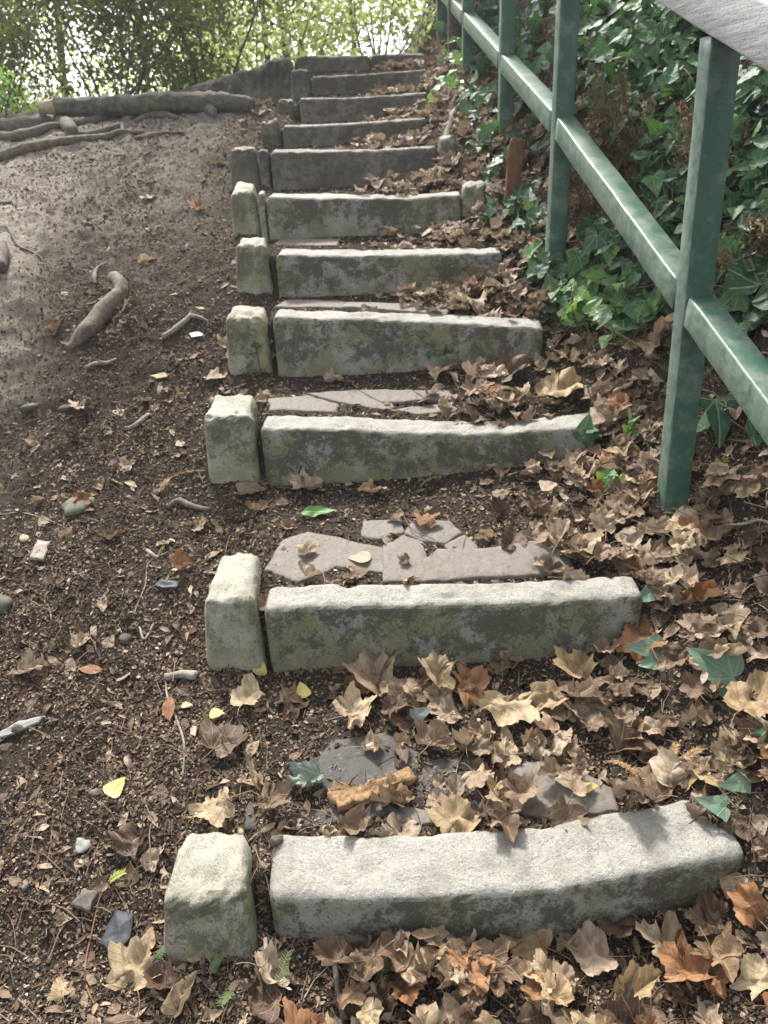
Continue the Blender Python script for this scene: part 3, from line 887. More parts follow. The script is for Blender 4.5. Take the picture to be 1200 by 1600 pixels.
def leaf_geo(outline, ctr, r, curl=.8, crinkle=.05, vfold=.12, edge=.12, rings=(1, .8, .58, .34, .12), stem=.55, seed=0, curls=1):
    n = len(outline)
    P2 = np.vstack([ctr + (outline - ctr) * s for s in rings])
    x, y = P2[:, 0].copy(), P2[:, 1].copy()
    rr = np.hypot(x, y)
    ang = np.arctan2(x, y + .02)
    st = math.radians(40)
    fr = np.abs((ang / st + .5) % 1 - .5) * 2          # 0 on a vein, 1 between
    z = vfold * fr * rr * .35
    z += crinkle * fbm(np.c_[x * 3.2, y * 3.2, 0 * x + seed], seed, 3)
    rad = np.hypot(x, y - ctr[1])
    z += edge * rad ** 2 * (1 + .8 * fbm(np.c_[x * 2, y * 2, 0 * x + seed + 7.7], seed + 3, 2))
    V = np.c_[x, y, z]
    fo = [0, .35, 0, .8, .2, 0, .5][seed % 7] * (1 if edge > .2 else .4)       # folded along the midrib
    V[:, 2] += np.abs(V[:, 0]) * math.sin(fo); V[:, 0] *= math.cos(fo)
    # roll around axes lying in the leaf
    for k in range(curls):
        a = r.uniform(0, math.pi) if k == 0 else r.uniform(0, math.pi)
        c = curl * r.uniform(.5, 1.3) * (1 if r.random() < .72 else -1) * (1 if k == 0 else .5)
        d = np.array([math.cos(a), math.sin(a)]); e = np.array([-d[1], d[0]])
        p = (V[:, :2] - ctr) @ d; q = (V[:, :2] - ctr) @ e
        sh = r.uniform(-.15, .15)
        th = c * (p - sh) * (1 + .6 * q)
        R = 1 / max(abs(c), .05) * np.sign(c)
        px = sh + np.sin(th) * R + -np.sin(th) * V[:, 2]
        pz = (1 - np.cos(th)) * R + np.cos(th) * V[:, 2]
        V = np.c_[ctr[0] + d[0] * px + e[0] * q, ctr[1] + d[1] * px + e[1] * q, pz]
    F = []
    m = len(rings)
    for k in range(m - 1):
        for i in range(n):
            j = (i + 1) % n
            F.append((k * n + i, k * n + j, (k + 1) * n + j, (k + 1) * n + i))
    uv = P2.copy()
    V = list(map(tuple, V)); uv = list(map(tuple, uv))
    c0 = len(V)
    last = np.array(V[(m - 1) * n:])
    V.append(tuple(last.mean(0))); uv.append(tuple(ctr))
    for i in range(n): F.append(((m - 1) * n + i, (m - 1) * n + (i + 1) % n, c0, c0))
    F = [f if f[2] != f[3] else f[:3] for f in F]
    if stem:
        b = np.array(V[0])
        out = np.array([r.normal(0, .12), -1, .15 + r.normal(0, .1)]); out /= np.linalg.norm(out)
        pts = [b + np.array([0, .05, 0]), b + out * stem * .5 + np.array([r.normal(0, .03), 0, .05]), b + out * stem]
        tv, tf = tube(smooth_poly(pts, 5), [.016, .012, .011, .010, .012], 4)
        o = len(V)
        V += list(map(tuple, tv)); uv += [(0, .3)] * len(tv)
        F += [tuple(i + o for i in f) for f in tf]
    V = np.array(V)
    V[:, :2] -= ctr
    V[:, 2] -= np.percentile(V[:, 2], 8)
    return V, F, np.array(uv)

r0 = np.random.default_rng(11)
MAPLE = []
for k in range(44):
    o, c = maple_outline(r0)
    curl = [.3, .6, 1.0, 1.7, 2.8][k % 5]
    MAPLE.append(leaf_geo(o, c, r0, curl, .15, .42, .30, seed=k, curls=1 + (k % 3 == 0), stem=.6 if k % 3 else 0))
SIMPLE = []       # lance shaped brown leaves of the dirt slope
for k in range(8):
    o, c = oval_outline(r0, r0.uniform(.16, .24))
    SIMPLE.append(leaf_geo(o, c, r0, r0.uniform(.4, 1.5), .05, .1, .1, rings=(1, .6, .2), stem=.12, seed=k))
BIRCH = []
for k in range(5):
    o, c = birch_outline(r0)
    BIRCH.append(leaf_geo(o, c, r0, .5, .05, .1, .1, rings=(1, .65, .3), stem=.4, seed=k))
IVY = []
for k in range(8):
    o, c = ivy_outline(r0)
    IVY.append(leaf_geo(o, c, r0, .45, .04, .12, -.10, rings=(1, .6, .2), stem=0, seed=k))

def tri_quads(F):
    """pad triangles to quads so one numpy array holds them"""
    return F
def frame(n, rot, tilt_axis=0, tilt=0):
    n = np.asarray(n, float); n = n / np.linalg.norm(n)
    a = np.array([math.cos(rot), math.sin(rot), 0])
    a = a - n * (a @ n); a /= np.linalg.norm(a)
    b = np.cross(n, a)
    Mx = np.stack([a, b, n], 1)
    if tilt:
        ax = np.array([math.cos(tilt_axis), math.sin(tilt_axis), 0])
        K = np.array([[0, -ax[2], ax[1]], [ax[2], 0, -ax[0]], [-ax[1], ax[0], 0]])
        Rm = np.eye(3) + math.sin(tilt) * K + (1 - math.cos(tilt)) * (K @ K)
        Mx = Rm @ Mx
    return Mx
class Bag:
    """gathers many small pieces into one mesh"""
    def __init__(s): s.V = []; s.F = []; s.U = []; s.A = []; s.o = 0
    def add(s, V, F, U=None, a=0.0):
        s.V.append(V); s.U.append(U if U is not None else np.zeros((len(V), 2)))
        s.F += [tuple(i + s.o for i in f) for f in F]; s.A.append(np.full(len(V), a)); s.o += len(V)
    def mesh(s, name, origin=None, smooth=True):
        V = np.vstack(s.V)
        if origin is not None: V = V - np.asarray(origin)
        return mesh_from(name, V, s.F, smooth, np.vstack(s.U), {'lc': np.concatenate(s.A)})

LEAFMESH = {}
def leaf_mesh(kind, k, mat):
    key = (kind, k, mat.name)
    if key not in LEAFMESH:
        src = {'maple': MAPLE, 'simple': SIMPLE, 'birch': BIRCH, 'ivy': IVY}[kind]
        V, F, U = src[k % len(src)]
        me = mesh_from('fallen_leaf', V, F, True, U, {'lc': np.zeros(len(V))})
        me.materials.append(mat)
        LEAFMESH[key] = me
    return LEAFMESH[key]
def leaf_obj(name, me, loc, Mx, size):
    o = bpy.data.objects.new(name, me)
    COL.objects.link(o)
    m4 = Matrix.Identity(4)
    for i in range(3):
        for j in range(3): m4[i][j] = Mx[i][j] * size
        m4[i][3] = loc[i]
    o.matrix_world = m4
    return o

# hero leaves, each where the photograph has one: px, py, size px (length), heading (deg, image plane, 0 = right, 90 = up), mesh, material, label
def heading(deg): return math.radians(deg - 90)
HERO = [
    ('maple', 717, 1291, 88, 100, 0, M_straw, 'fallen_leaf', 'straw yellow maple leaf lying alone on top of the bottom step stone'),
    ('birch', 474, 1088, 44, 110, 0, M_yellow, 'fallen_leaf', 'orange yellow small leaf below the left of the second step'),
    ('birch', 338, 1121, 36, 10, 1, M_yellow, 'fallen_leaf', 'lemon yellow small leaf left of the stairs, above the bottom edging block'),
    ('birch', 180, 1240, 52, 60, 2, M_yellow, 'fallen_leaf', 'yellow heart shaped leaf alone on the dark soil at lower left'),
    ('birch', 408, 1052, 34, 80, 3, M_yellow, 'fallen_leaf', 'bright orange yellow leaf at the foot of the second edging block'),
    ('birch', 917, 1236, 36, 10, 4, M_yellow, 'fallen_leaf', 'pale yellow leaf on the grey slab behind the right of the bottom step'),
    ('birch', 292, 1108, 26, 10, 1, M_yellow, 'fallen_leaf', 'tiny half yellow leaf beside the twig on the left slope'),
    ('simple', 493, 806, 82, 5, 0, M_green, 'fallen_leaf', 'fresh green lance shaped leaf on the tread below the third step'),
    ('maple', 482, 1228, 80, 200, 1, M_greengrey, 'fallen_leaf', 'wilted grey green leaf beside the orange bark piece'),
    ('maple', 388, 1098, 76, 80, 5, M_pale, 'fallen_leaf', 'pale tan maple leaf below the gap beside the second step'),
    ('maple', 592, 1070, 96, 100, 6, M_dry, 'fallen_leaf', 'light brown maple leaf touching the foot of the second step'),
    ('maple', 790, 1112, 100, 250, 0, M_pale, 'fallen_leaf', 'large pale grey maple leaf in the middle of the lower leaf pile'),
    ('maple', 555, 1125, 84, 20, 11, M_pale, 'fallen_leaf', 'folded pale maple leaf above the wilted grey leaf'),
    ('maple', 676, 1168, 84, 60, 2, M_dry, 'fallen_leaf', 'brown maple leaf folded like a roof, above the orange bark piece'),
    ('maple', 790, 1186, 66, 180, 5, M_pale, 'fallen_leaf', 'pale jagged maple leaf at the back of the dark slate slab'),
    ('maple', 862, 1215, 56, 200, 10, M_dry, 'fallen_leaf', 'veined tan maple leaf on the slab left of the pale yellow leaf'),
    ('maple', 812, 1246, 76, 190, 6, M_dry, 'fallen_leaf', 'grey brown maple leaf at the back edge of the bottom step stone'),
    ('maple', 882, 1285, 84, 240, 1, M_dry, 'fallen_leaf', 'drooping grey brown leaf hanging over the top of the bottom step stone'),
    ('maple', 572, 1082, 70, 150, 12, M_rust, 'fallen_leaf', 'rust brown curled leaf at the foot of the second step'),
    ('maple', 730, 1078, 76, 20, 13, M_rust, 'fallen_leaf', 'rust coloured leaf between two pale ones below the second step'),
    ('maple', 900, 1060, 92, 60, 15, M_straw, 'fallen_leaf', 'tan cupped maple leaf at the right below the second step'),
    ('maple', 1010, 1012, 100, 100, 7, M_rust, 'fallen_leaf', 'tall folded rust leaf leaning on the right end of the second step'),
    ('maple', 1100, 940, 92, 200, 8, M_rust, 'fallen_leaf', 'big folded orange brown leaf below the nearest post, at the right'),
    ('maple', 1170, 1108, 110, 40, 5, M_straw, 'fallen_leaf', 'large tan leaf at the right edge beside the grey green ivy leaf'),
    ('maple', 825, 1475, 120, 150, 16, M_straw, 'fallen_leaf', 'big honey coloured maple leaf below the middle of the bottom step'),
    ('maple', 990, 1560, 110, 20, 10, M_straw, 'fallen_leaf', 'honey coloured maple leaf at the bottom edge, right of centre'),
    ('maple', 960, 1450, 100, 200, 11, M_darkleaf, 'fallen_leaf', 'dark brown maple leaf under the right of the bottom step'),
    ('maple', 1040, 1490, 120, 70, 12, M_dry, 'fallen_leaf', 'large brown folded leaf below the right end of the bottom step'),
    ('maple', 1110, 1440, 100, 100, 15, M_dry, 'fallen_leaf', 'grey brown leaf just under the right tip of the bottom step'),
    ('maple', 1190, 1540, 90, 100, 13, M_pale, 'fallen_leaf', 'pale rolled leaf at the lower right corner'),
    ('maple', 215, 1525, 110, 70, 0, M_pale, 'fallen_leaf', 'long pale tan maple leaf in front of the bottom edging block'),
    ('birch', 233, 1478, 54, 80, 2, M_pale, 'fallen_leaf', 'pale pointed leaf at the front left corner of the bottom edging block'),
    ('birch', 307, 1500, 46, 80, 0, M_straw, 'fallen_leaf', 'small orange tan leaf in front of the bottom edging block'),
    ('maple', 285, 1565, 100, 60, 8, M_pale, 'fallen_leaf', 'pale curled leaf at the bottom edge left of centre'),
    ('maple', 260, 1545, 90, 160, 20, M_darkleaf, 'fallen_leaf', 'dark brown leaf behind the pale curled one at the bottom edge'),
    ('maple', 100, 1555, 50, 130, 7, M_pale, 'fallen_leaf', 'small crumpled tan leaf alone on dark soil at lower left'),
    ('maple', 210, 1325, 76, 70, 21, M_dry, 'fallen_leaf', 'dull brown maple leaf on the soil left of the bottom edging block'),
    ('maple', 238, 1352, 44, 20, 5, M_dry, 'fallen_leaf', 'small tan leaf touching the left side of the bottom edging block'),
    ('maple', 345, 1165, 90, 60, 22, M_dry, 'fallen_leaf', 'folded two tone brown leaf on the soil above the bottom edging block'),
    ('maple', 405, 1225, 76, 110, 3, M_pale, 'fallen_leaf', 'pale cupped leaf left of the wilted grey leaf'),
    ('maple', 340, 1268, 82, 200, 7, M_pale, 'fallen_leaf', 'pale jagged leaf at the back of the bottom edging block'),
    ('simple', 265, 1115, 64, 95, 1, M_rust, 'fallen_leaf', 'upright rust brown lance leaf beside the long twig on the left'),
    ('simple', 145, 1052, 58, 170, 2, M_rust, 'fallen_leaf', 'reddish brown lance leaf on the soil at middle left'),
    ('maple', 125, 1012, 46, 80, 20, M_dry, 'fallen_leaf', 'narrow tan leaf standing on the soil above the reddish lance leaf'),
    ('maple', 282, 890, 46, 10, 15, M_rust, 'fallen_leaf', 'pinkish brown leaf at the end of a forked twig'),
    ('maple', 122, 642, 38, 60, 12, M_dry, 'fallen_leaf', 'folded orange tan leaf alone on the left slope below the broken root'),
    ('maple', 390, 772, 60, 0, 8, M_dry, 'fallen_leaf', 'tan folded leaf left of the green leaf'),
    ('maple', 478, 768, 60, 180, 6, M_dry, 'fallen_leaf', 'tan maple leaf at the foot of the third step, above the green leaf'),
    ('maple', 585, 775, 50, 200, 15, M_straw, 'fallen_leaf', 'tan leaf at the foot of the third step, right of the green leaf'),
    ('maple', 668, 818, 56, 150, 7, M_rust, 'fallen_leaf', 'cupped leaf standing on the paving behind the second step'),
    ('maple', 760, 845, 44, 200, 8, M_pale, 'fallen_leaf', 'pair of pale curled lobes at the right of the paving behind the second step'),
    ('maple', 520, 600, 42, 20, 1, M_dry, 'fallen_leaf', 'tan leaf below the middle of the fourth step'),
    ('maple', 870, 618, 96, 10, 16, M_straw, 'fallen_leaf', 'big curled honey coloured leaf at the right of the third tread'),
    ('maple', 800, 590, 70, 20, 6, M_dry, 'fallen_leaf', 'pale brown leaf in the pile right of the fourth step foot'),
    ('maple', 232, 313, 36, 170, 5, M_dry, 'fallen_leaf', 'tan leaf alone high on the dirt slope'),
    ('maple', 308, 328, 32, 60, 12, M_rust, 'fallen_leaf', 'brown folded leaf on the dirt left of the sixth step'),
    ('maple', 228, 412, 36, 10, 8, M_pale, 'fallen_leaf', 'pale leaf above the broken root, beside a second curled one'),
    ('simple', 278, 985, 40, 120, 3, M_darkleaf, 'fallen_leaf', 'dark grey brown leaf left of the second edging block'),
]
occupied = []
def place_hero(kind, px, py, size, deg, k, mat, name, lab, lift=.012, tilt=None, cat='leaf', group='fallen leaves'):
    p, n = hit(px, py)
    dist = (p - CAM) @ Fv
    s = size / FPX * dist
    foreshort = .70 if py < 1420 else .62
    me = leaf_mesh(kind, k, mat)
    n2 = n * .5 + np.array([0, -.12, .5])
    Mx = frame(n2, heading(deg), random.uniform(0, 6.28), random.uniform(.05, .25) if tilt is None else tilt)
    o = leaf_obj(name, me, p + np.array([0, 0, lift]), Mx, s * foreshort)
    tag(o, lab, cat, group)
    occupied.append((p[0], p[1], s * .42))
    return o
# ------------------------------------------------------------ scattered maple leaves
def density(x, y):
    """leaves per square metre, following the drifts in the photograph"""
    t = (x - np.interp(y, YL, XL)) / (np.interp(y, YR, XR) - np.interp(y, YL, XL))
    i = (y[:, None] > (YL + (YR - YL) * np.clip(t, 0, 1)[:, None])).sum(1)   # tread index
    lo = np.array([-.25, -.12, .56, .46, .36, .44, .40, .35, .4, .4, .5, .5])[i]
    hi = np.array([.10, .30, .92, .80, .74, .90, .82, .7, .8, .8, .8, .8])[i]
    amp = np.array([.95, .58, .9, .85, .8, .7, .7, .7, .6, .6, .6, .5])[i]
    d = sstep(t, lo, hi) * amp
    xf = np.interp(y, FX_Y, FX_X)
    b = x - xf
    d = d * (1 - .9 * sstep(b, -.05, .30) * sstep(y, 1.4, 2.4))
    d = np.where((i == 2) & (t < lo + .1) & (t > .0), .05, d)
    # foot of each riser gathers leaves
    left = t < -.02
    d = np.where(left, .014 + .07 * sstep(t, -.35, -.02) * (i <= 3), d)
    return d
NC = 7500
cx_ = rng.uniform(-1.7, 1.75, NC * 6); cy_ = rng.uniform(.55, 6.6, NC * 6)
dd = density(cx_, cy_) * (.55 + .9 * np.clip(.5 + fbm(np.c_[cx_ * 4, cy_ * 4, 0 * cx_], 5, 2), 0, 1.2))
acc = rng.random(len(cx_)) < dd * .42
cx_, cy_ = cx_[acc], cy_[acc]
# keep only what the photograph could show
def project(P):
    v = P - CAM
    d = v @ Fv
    return 600 + FPX * (v @ Rv) / d, 800 - FPX * (v @ Uv) / d, d
cz_ = gz_fast(cx_, cy_)[0]
u, v, d = project(np.c_[cx_, cy_, cz_])
ok = (d > .3) & (u > -90) & (u < 1290) & (v > -20) & (v < 1690)
cx_, cy_, dist_ = cx_[ok], cy_[ok], d[ok]
cand = []
cand_seen = []
cz2 = gz_fast(cx_, cy_)[0]
TRAM = [(h[1], h[2], h[3] * 1.35) for h in HERO] + [(582, 1240, 190), (640, 1225, 80), (930, 1250, 50)]
for x, y, dist in zip(cx_, cy_, dist_):
    p, n = down(x, y)
    hx, hy, hd = project(p[None])
    # bare stone tops stay bare but for a few
    g0 = cz2[len(cand_seen)]; cand_seen.append(1)
    on_top = p[2] > g0 + .022
    at_foot = (not on_top) and down(x, y + .045)[0][2] > p[2] + .07
    if on_top and rng.random() > .01: continue
    if at_foot and rng.random() > .55: continue
    size = .036 + .046 * rng.random() ** 1.3
    if any(abs(hx[0] - a) < s * .38 and abs(hy[0] - b) < s * .33 for a, b, s in TRAM) and rng.random() < .9: continue
    cand.append([x, y, p, n, size * (.8 if at_foot else 1), dist])
print('leaf candidates', len(cand))
# later ones lie on top of earlier ones
layer = rng.random(len(cand))
order = np.argsort(layer)
grid = {}
TREADWORDS = ['in the pile below the bottom step', 'on the tread behind the bottom step', 'on the tread behind the second step', 'on the tread behind the third step', 'on the tread behind the fourth step',
              'on the tread behind the fifth step', 'on the tread behind the sixth step', 'on the tread behind the seventh step', 'on the eighth tread up', 'on the ninth tread up', 'on the tenth tread up', 'at the head of the stairs']
items = []
for q in order:
    x, y, p, n, size, dist = cand[q]
    key = (int(x / .06), int(y / .06))
    h = max(grid.get((key[0] + a, key[1] + b), 0) for a in (-1, 0, 1) for b in (-1, 0, 1)) if rng.random() < .35 else grid.get(key, 0)
    lift = min(h, .055) * rng.uniform(.55, 1.0)
    grid[key] = min(h + .012, .06)
    items.append((x, y, p + np.array([0, 0, lift + .003]), n, size, dist, len(items) / len(order)))
score = np.array([it[4] / it[5] * (.25 + it[6]) for it in items])
NIND = 300 - len(HERO)
ind = set(np.argsort(-score)[:NIND].tolist())
pile = Bag()
NGRP = {}
for q, (x, y, p, n, size, dist, lay) in enumerate(items):
    k = int(rng.integers(0, len(MAPLE))); rot = rng.uniform(0, 6.28)
    tax, til = rng.uniform(0, 6.28), abs(rng.normal(0, .27))
    nn = n * .6 + np.array([0, 0, .4])
    Mx = frame(nn, rot, tax, min(til, 1.0))
    if q in ind:
        mat = [M_dry, M_dry, M_dry, M_dry, M_dry, M_pale, M_darkleaf, M_rust, M_straw][int(rng.integers(0, 9))]
        o = leaf_obj('fallen_leaf', leaf_mesh('maple', k, mat), p, Mx, size)
        i = int((y > YL).sum())
        t = (x - np.interp(y, YL, XL)) / (np.interp(y, YR, XR) - np.interp(y, YL, XL))
        where = TREADWORDS[i]
        side = 'left half' if t < .45 else ('right half' if t < .95 else 'bank side')
        if t < -.02: where, side = 'on the bare soil', 'left of the stairs'
        colw = {'dry_maple_leaf': 'dull brown', 'pale_dry_leaf': 'pale tan', 'dark_wet_leaf': 'dark brown', 'rust_leaf': 'rust brown', 'straw_leaf': 'honey coloured'}[mat.name]
        curlw = ['nearly flat', 'slightly cupped', 'cupped', 'curled', 'tightly curled'][k % 5]
        tag(o, f'{curlw} {colw} maple leaf {where}, {side}', 'leaf', f'{colw} {curlw} fallen maple leaves {where}, {side}')
    else:
        V, F, U = MAPLE[k]
        if rng.random() < .22:
            bank_ = SIMPLE if rng.random() < .5 else BIRCH
            V, F, U = bank_[k % len(bank_)]
        if dist > 2.6 and False: pass
        pile.add(V * size @ Mx.T + p, F, U, rng.random())
tag(link('leaf_litter', pile.mesh('leaf_litter'), M_dry), 'smaller brown maple leaves heaped under and between the larger ones', 'leaf litter', kind='stuff')
for h in HERO: place_hero(*h)

# ------------------------------------------------------------ litter of chips, crumbs and twigs (nobody could count these)
def on_slab(x, y):
    m = np.zeros(len(x), bool)
    for P in SLABXY:
        bb = (x > P[:, 0].min()) & (x < P[:, 0].max()) & (y > P[:, 1].min()) & (y < P[:, 1].max())
        k = np.nonzero(bb)[0]
        if not len(k): continue
        xx, yy = x[k], y[k]
        c = np.zeros(len(k), bool)
        for a, b in zip(P, np.roll(P, -1, 0)):
            c ^= ((a[1] > yy) != (b[1] > yy)) & (xx < (b[0] - a[0]) * (yy - a[1]) / (b[1] - a[1] + 1e-12) + a[0])
        m[k] |= c
    return m
def scatter(n, f, xlim=(-2.2, 1.7), ylim=(.55, 6.4)):
    """image-uniform-ish scatter: dense near, thinner far"""
    yy = ylim[0] * (ylim[1] / ylim[0]) ** rng.random(n * 3)
    half = .5 * yy + .62
    xx = rng.uniform(-1, 1, n * 3) * half
    keep = rng.random(n * 3) < f(xx, yy)
    keep &= ~(on_slab(xx, yy) & (rng.random(n * 3) < .8))
    return xx[keep][:n], yy[keep][:n]
def left_dens(x, y):
    t = (x - np.interp(y, YL, XL)) / (np.interp(y, YR, XR) - np.interp(y, YL, XL))
    clump = np.clip(.7 + .8 * fbm(np.c_[x * 3, y * 3, 0 * x], 44, 3), .25, 1)
    bare = sstep(-x, 1.1, 1.6) * sstep(y, 2.3, 3.0)
    return np.where(t < 0, clump * (1 - .6 * bare), np.where(t < .35, .42, .5))
# chips: folded slivers
def chips(n, lmin, lmax, wr, name, mat, label, zoff=.002, dens=left_dens, lc=None):
    x, y = scatter(n, dens)
    z, sx, sy = gz_fast(x, y)
    m = len(x)
    L = lmin * (lmax / lmin) ** (rng.random(m) ** 1.7) * (.75 + .16 * y); Wd = L * rng.uniform(wr[0], wr[1], m)
    a = rng.uniform(0, 2 * np.pi, m)
    nrm = np.c_[-sx, -sy, np.ones(m)] + rng.normal(0, 1, (m, 3)) * (.42 - .22 * sstep(y, 2.2, 3.6))[:, None] * np.array([1, 1, .3])
    nrm /= np.linalg.norm(nrm, axis=1)[:, None]
    T = np.c_[np.cos(a), np.sin(a), np.zeros(m)]
    T -= nrm * (T * nrm).sum(1)[:, None]; T /= np.linalg.norm(T, axis=1)[:, None]
    B = np.cross(nrm, T)
    c = np.c_[x, y, z + zoff + .12 * L * rng.random(m)]
    pts = []
    for (u, v, w) in ((-.5, 0, 0), (-.18, .5, .12), (.25, .42, .08), (.5, 0, .02), (.2, -.5, .1), (-.25, -.4, .14)):
        ju = u + rng.normal(0, .06, m); jv = v + rng.normal(0, .09, m)
        pts.append(c + T * (L * ju)[:, None] + B * (Wd * jv)[:, None] + nrm * (L * (w + rng.normal(0, .05, m)))[:, None])
    V = np.stack(pts, 1).reshape(-1, 3)
    b = np.arange(m)[:, None] * 6
    F = np.vstack([b + np.array([0, 1, 2, 3]), b + np.array([0, 3, 4, 5])])
    col = rng.random(m) if lc is None else lc(m)
    col = np.clip(col + .42 * sstep(y, 2.3, 3.4) * (x < np.interp(y, YL, XL)), 0, .97)
    me = mesh_from(name, V, F, False, None, {'lc': np.repeat(col, 6)})
    tag(link(name, me, mat), label, 'ground litter', kind='stuff')
chips(225000, .0035, .015, (.25, .8), 'bark_chips', M_chip, 'fine brown and tan plant scraps strewn over the soil')
chips(9000, .012, .038, (.16, .55), 'leaf_scraps', M_chip, 'larger torn leaf scraps and slivers lying on the soil', .003, lc=lambda m: .25 + .65 * rng.random(m))
def dry_dens(x, y):
    return sstep(-x, .45, .9) * sstep(y, 2.0, 3.0) * np.clip(.6 + .8 * fbm(np.c_[x * 5, y * 5, 0 * x], 91, 3), .05, 1)
chips(52000, .003, .010, (.4, .9), 'dry_flecks', M_chip, 'pale dry flecks and grit on the trodden upper slope', .001, dens=dry_dens, lc=lambda m: .35 + .5 * rng.random(m))
def crumbs(n, smin, smax, name, mat, label, dens=left_dens):
    x, y = scatter(n, dens)
    z, _, _ = gz_fast(x, y); m = len(x)
    s = smin * (smax / smin) ** (rng.random(m) ** 2.2)
    base = np.array([(1, 0, 0), (-1, 0, 0), (0, 1, 0), (0, -1, 0), (0, 0, .8), (0, 0, -.8)], float)
    s = s * (.75 + .14 * y)
    V = base[None] * (s[:, None, None] * rng.uniform(.55, 1.15, (m, 6, 1)))
    a = rng.uniform(0, 6.28, m); ca, sa = np.cos(a)[:, None], np.sin(a)[:, None]
    V = np.stack([V[..., 0] * ca - V[..., 1] * sa, V[..., 0] * sa + V[..., 1] * ca, V[..., 2]], -1)
    V = V + np.c_[x, y, z + s * .35][:, None]
    t = np.array([(0, 2, 4), (2, 1, 4), (1, 3, 4), (3, 0, 4), (2, 0, 5), (1, 2, 5), (3, 1, 5), (0, 3, 5)])
    F = (np.arange(m)[:, None, None] * 6 + t[None]).reshape(-1, 3)
    me = mesh_from(name, V.reshape(-1, 3), F, False, None, {'lc': np.repeat(rng.random(m), 6)})
    tag(link(name, me, mat), label, 'soil crumbs', kind='stuff')
crumbs(95000, .0018, .007, 'soil_crumbs', M_crumb, 'dark crumbs of soil and grit covering the ground')
def small_leaves(n):
    bag = Bag()
    x, y = scatter(n, left_dens, ylim=(.55, 5.6))
    z, sx, sy = gz_fast(x, y)
    for a, b, c, d, e in zip(x, y, z, sx, sy):
        V, F, U = SIMPLE[int(rng.integers(0, len(SIMPLE)))] if rng.random() < .8 else BIRCH[int(rng.integers(0, len(BIRCH)))]
        Mx = frame((-d, -e, 1), rng.uniform(0, 6.28), rng.uniform(0, 6.28), abs(rng.normal(0, .35)))
        bag.add(V * rng.uniform(.018, .055) @ Mx.T + np.array([a, b, c + .003]), F, U, rng.random())
    tag(link('small_leaves', bag.mesh('small_leaves'), M_dry), 'little brown lance shaped leaves strewn over the dirt slope', 'leaf litter', kind='stuff')
small_leaves(1100)
def twig_stuff(n):
    bag = Bag()
    x, y = scatter(n, lambda a, b: np.clip(left_dens(a, b) + .25, 0, 1))
    z, _, _ = gz_fast(x, y)
    for a, b, c in zip(x, y, z):
        L = rng.uniform(.02, .11); an = rng.uniform(0, 6.28)
        dv = np.array([math.cos(an), math.sin(an), 0]); e = np.array([-dv[1], dv[0], 0])
        P = np.array([[a, b, 0] + dv * L * (t - .5) + e * L * .12 * math.sin(t * 3 + an) for t in (0, .35, .7, 1)])
        zz, _, _ = gz_fast(P[:, 0], P[:, 1])
        P[:, 2] = zz * .4 + zz.max() * .6 + .004
        r = rng.uniform(.0006, .0016)
        V, F = tube(P, [r, r, r * .9, r * .6], 4, False)
        bag.add(V, F, None, rng.random())
    tag(link('small_twigs', bag.mesh('small_twigs'), M_twig), 'thin broken twigs and leaf stalks scattered over the ground', 'twigs', kind='stuff')
twig_stuff(2600)

# ------------------------------------------------------------ counted sticks, roots, stones
def ground_line(pts, n, lift):
    P = np.array([hit(*p)[0] for p in pts])
    P = smooth_poly(P, n)
    z, _, _ = gz_fast(P[:, 0], P[:, 1])
    P[:, 2] = z
    return P
def stick(name, pts, rad, mat, lab, cat, group=None, n=14, lift=.4, seg=8, jit=.12, cutmat=None, seed=0, zoff=None):
    P = ground_line(pts, n, lift)
    r = np.interp(np.linspace(0, 1, n), np.linspace(0, 1, len(rad)), rad)
    P[:, 2] = np.convolve(np.pad(P[:, 2], 2, 'edge'), np.ones(5) / 5, 'valid') + r * lift
    if zoff is not None: P[:, 2] += np.interp(np.linspace(0, 1, n), np.linspace(0, 1, len(zoff)), zoff)
    V, F = tube(P, r, seg, True, jit, seed)
    c = P[0].copy()
    o = link(name, mesh_from(name, V - c, F), mat); o.location = c
    tag(o, lab, cat, group)
    return o
o = stick('broken_root', [(104, 545), (130, 525), (160, 497), (183, 472), (190, 450), (178, 432), (170, 432)], [.016, .034, .037, .035, .031, .026, .018], M_rootroot,
      'thick smooth curved broken root lying on the left dirt slope', 'root', n=40, lift=.35, seg=18, jit=.16, seed=3, zoff=[-.01, 0, .005, .005, .0, -.01, -.03])
stick('stick', [(255, 532), (275, 518), (292, 503), (299, 494)], [.012, .013, .012, .010], M_stick, 'short pale stick with cut end right of the broken root', 'stick', 'sticks on the soil', lift=.8)
stick('stick', [(298, 497), (316, 499), (326, 502)], [.01, .007, .003], M_stick, 'thin pale shoot lying beyond the short cut stick', 'stick', 'sticks on the soil', lift=.8)
stick('stick', [(150, 448), (148, 435), (152, 424), (166, 412)], [.008, .011, .009, .005], M_bark, 'knobbly stick behind the broken root', 'stick', 'sticks on the soil', lift=.8)
stick('stick', [(135, 577), (158, 570), (182, 562)], [.008, .009, .006], M_stick, 'little grey stick just below the broken root', 'stick', 'sticks on the soil', lift=.7)
stick('stick', [(200, 672), (218, 664), (233, 650)], [.007, .01, .008], M_stick, 'grey peeled stick on the slope left of the third edging block', 'stick', 'sticks on the soil', lift=.8)
stick('stick', [(262, 796), (280, 786), (300, 794), (330, 798)], [.009, .012, .010, .007], M_bark, 'dark crooked stick under the orange needles', 'stick', 'sticks on the soil', lift=.8)
stick('stick', [(258, 1062), (285, 1058), (308, 1060)], [.010, .011, .012], M_rootdry, 'stubby grey stick with a pale cut end below the second edging block', 'stick', 'sticks on the soil', lift=.9)
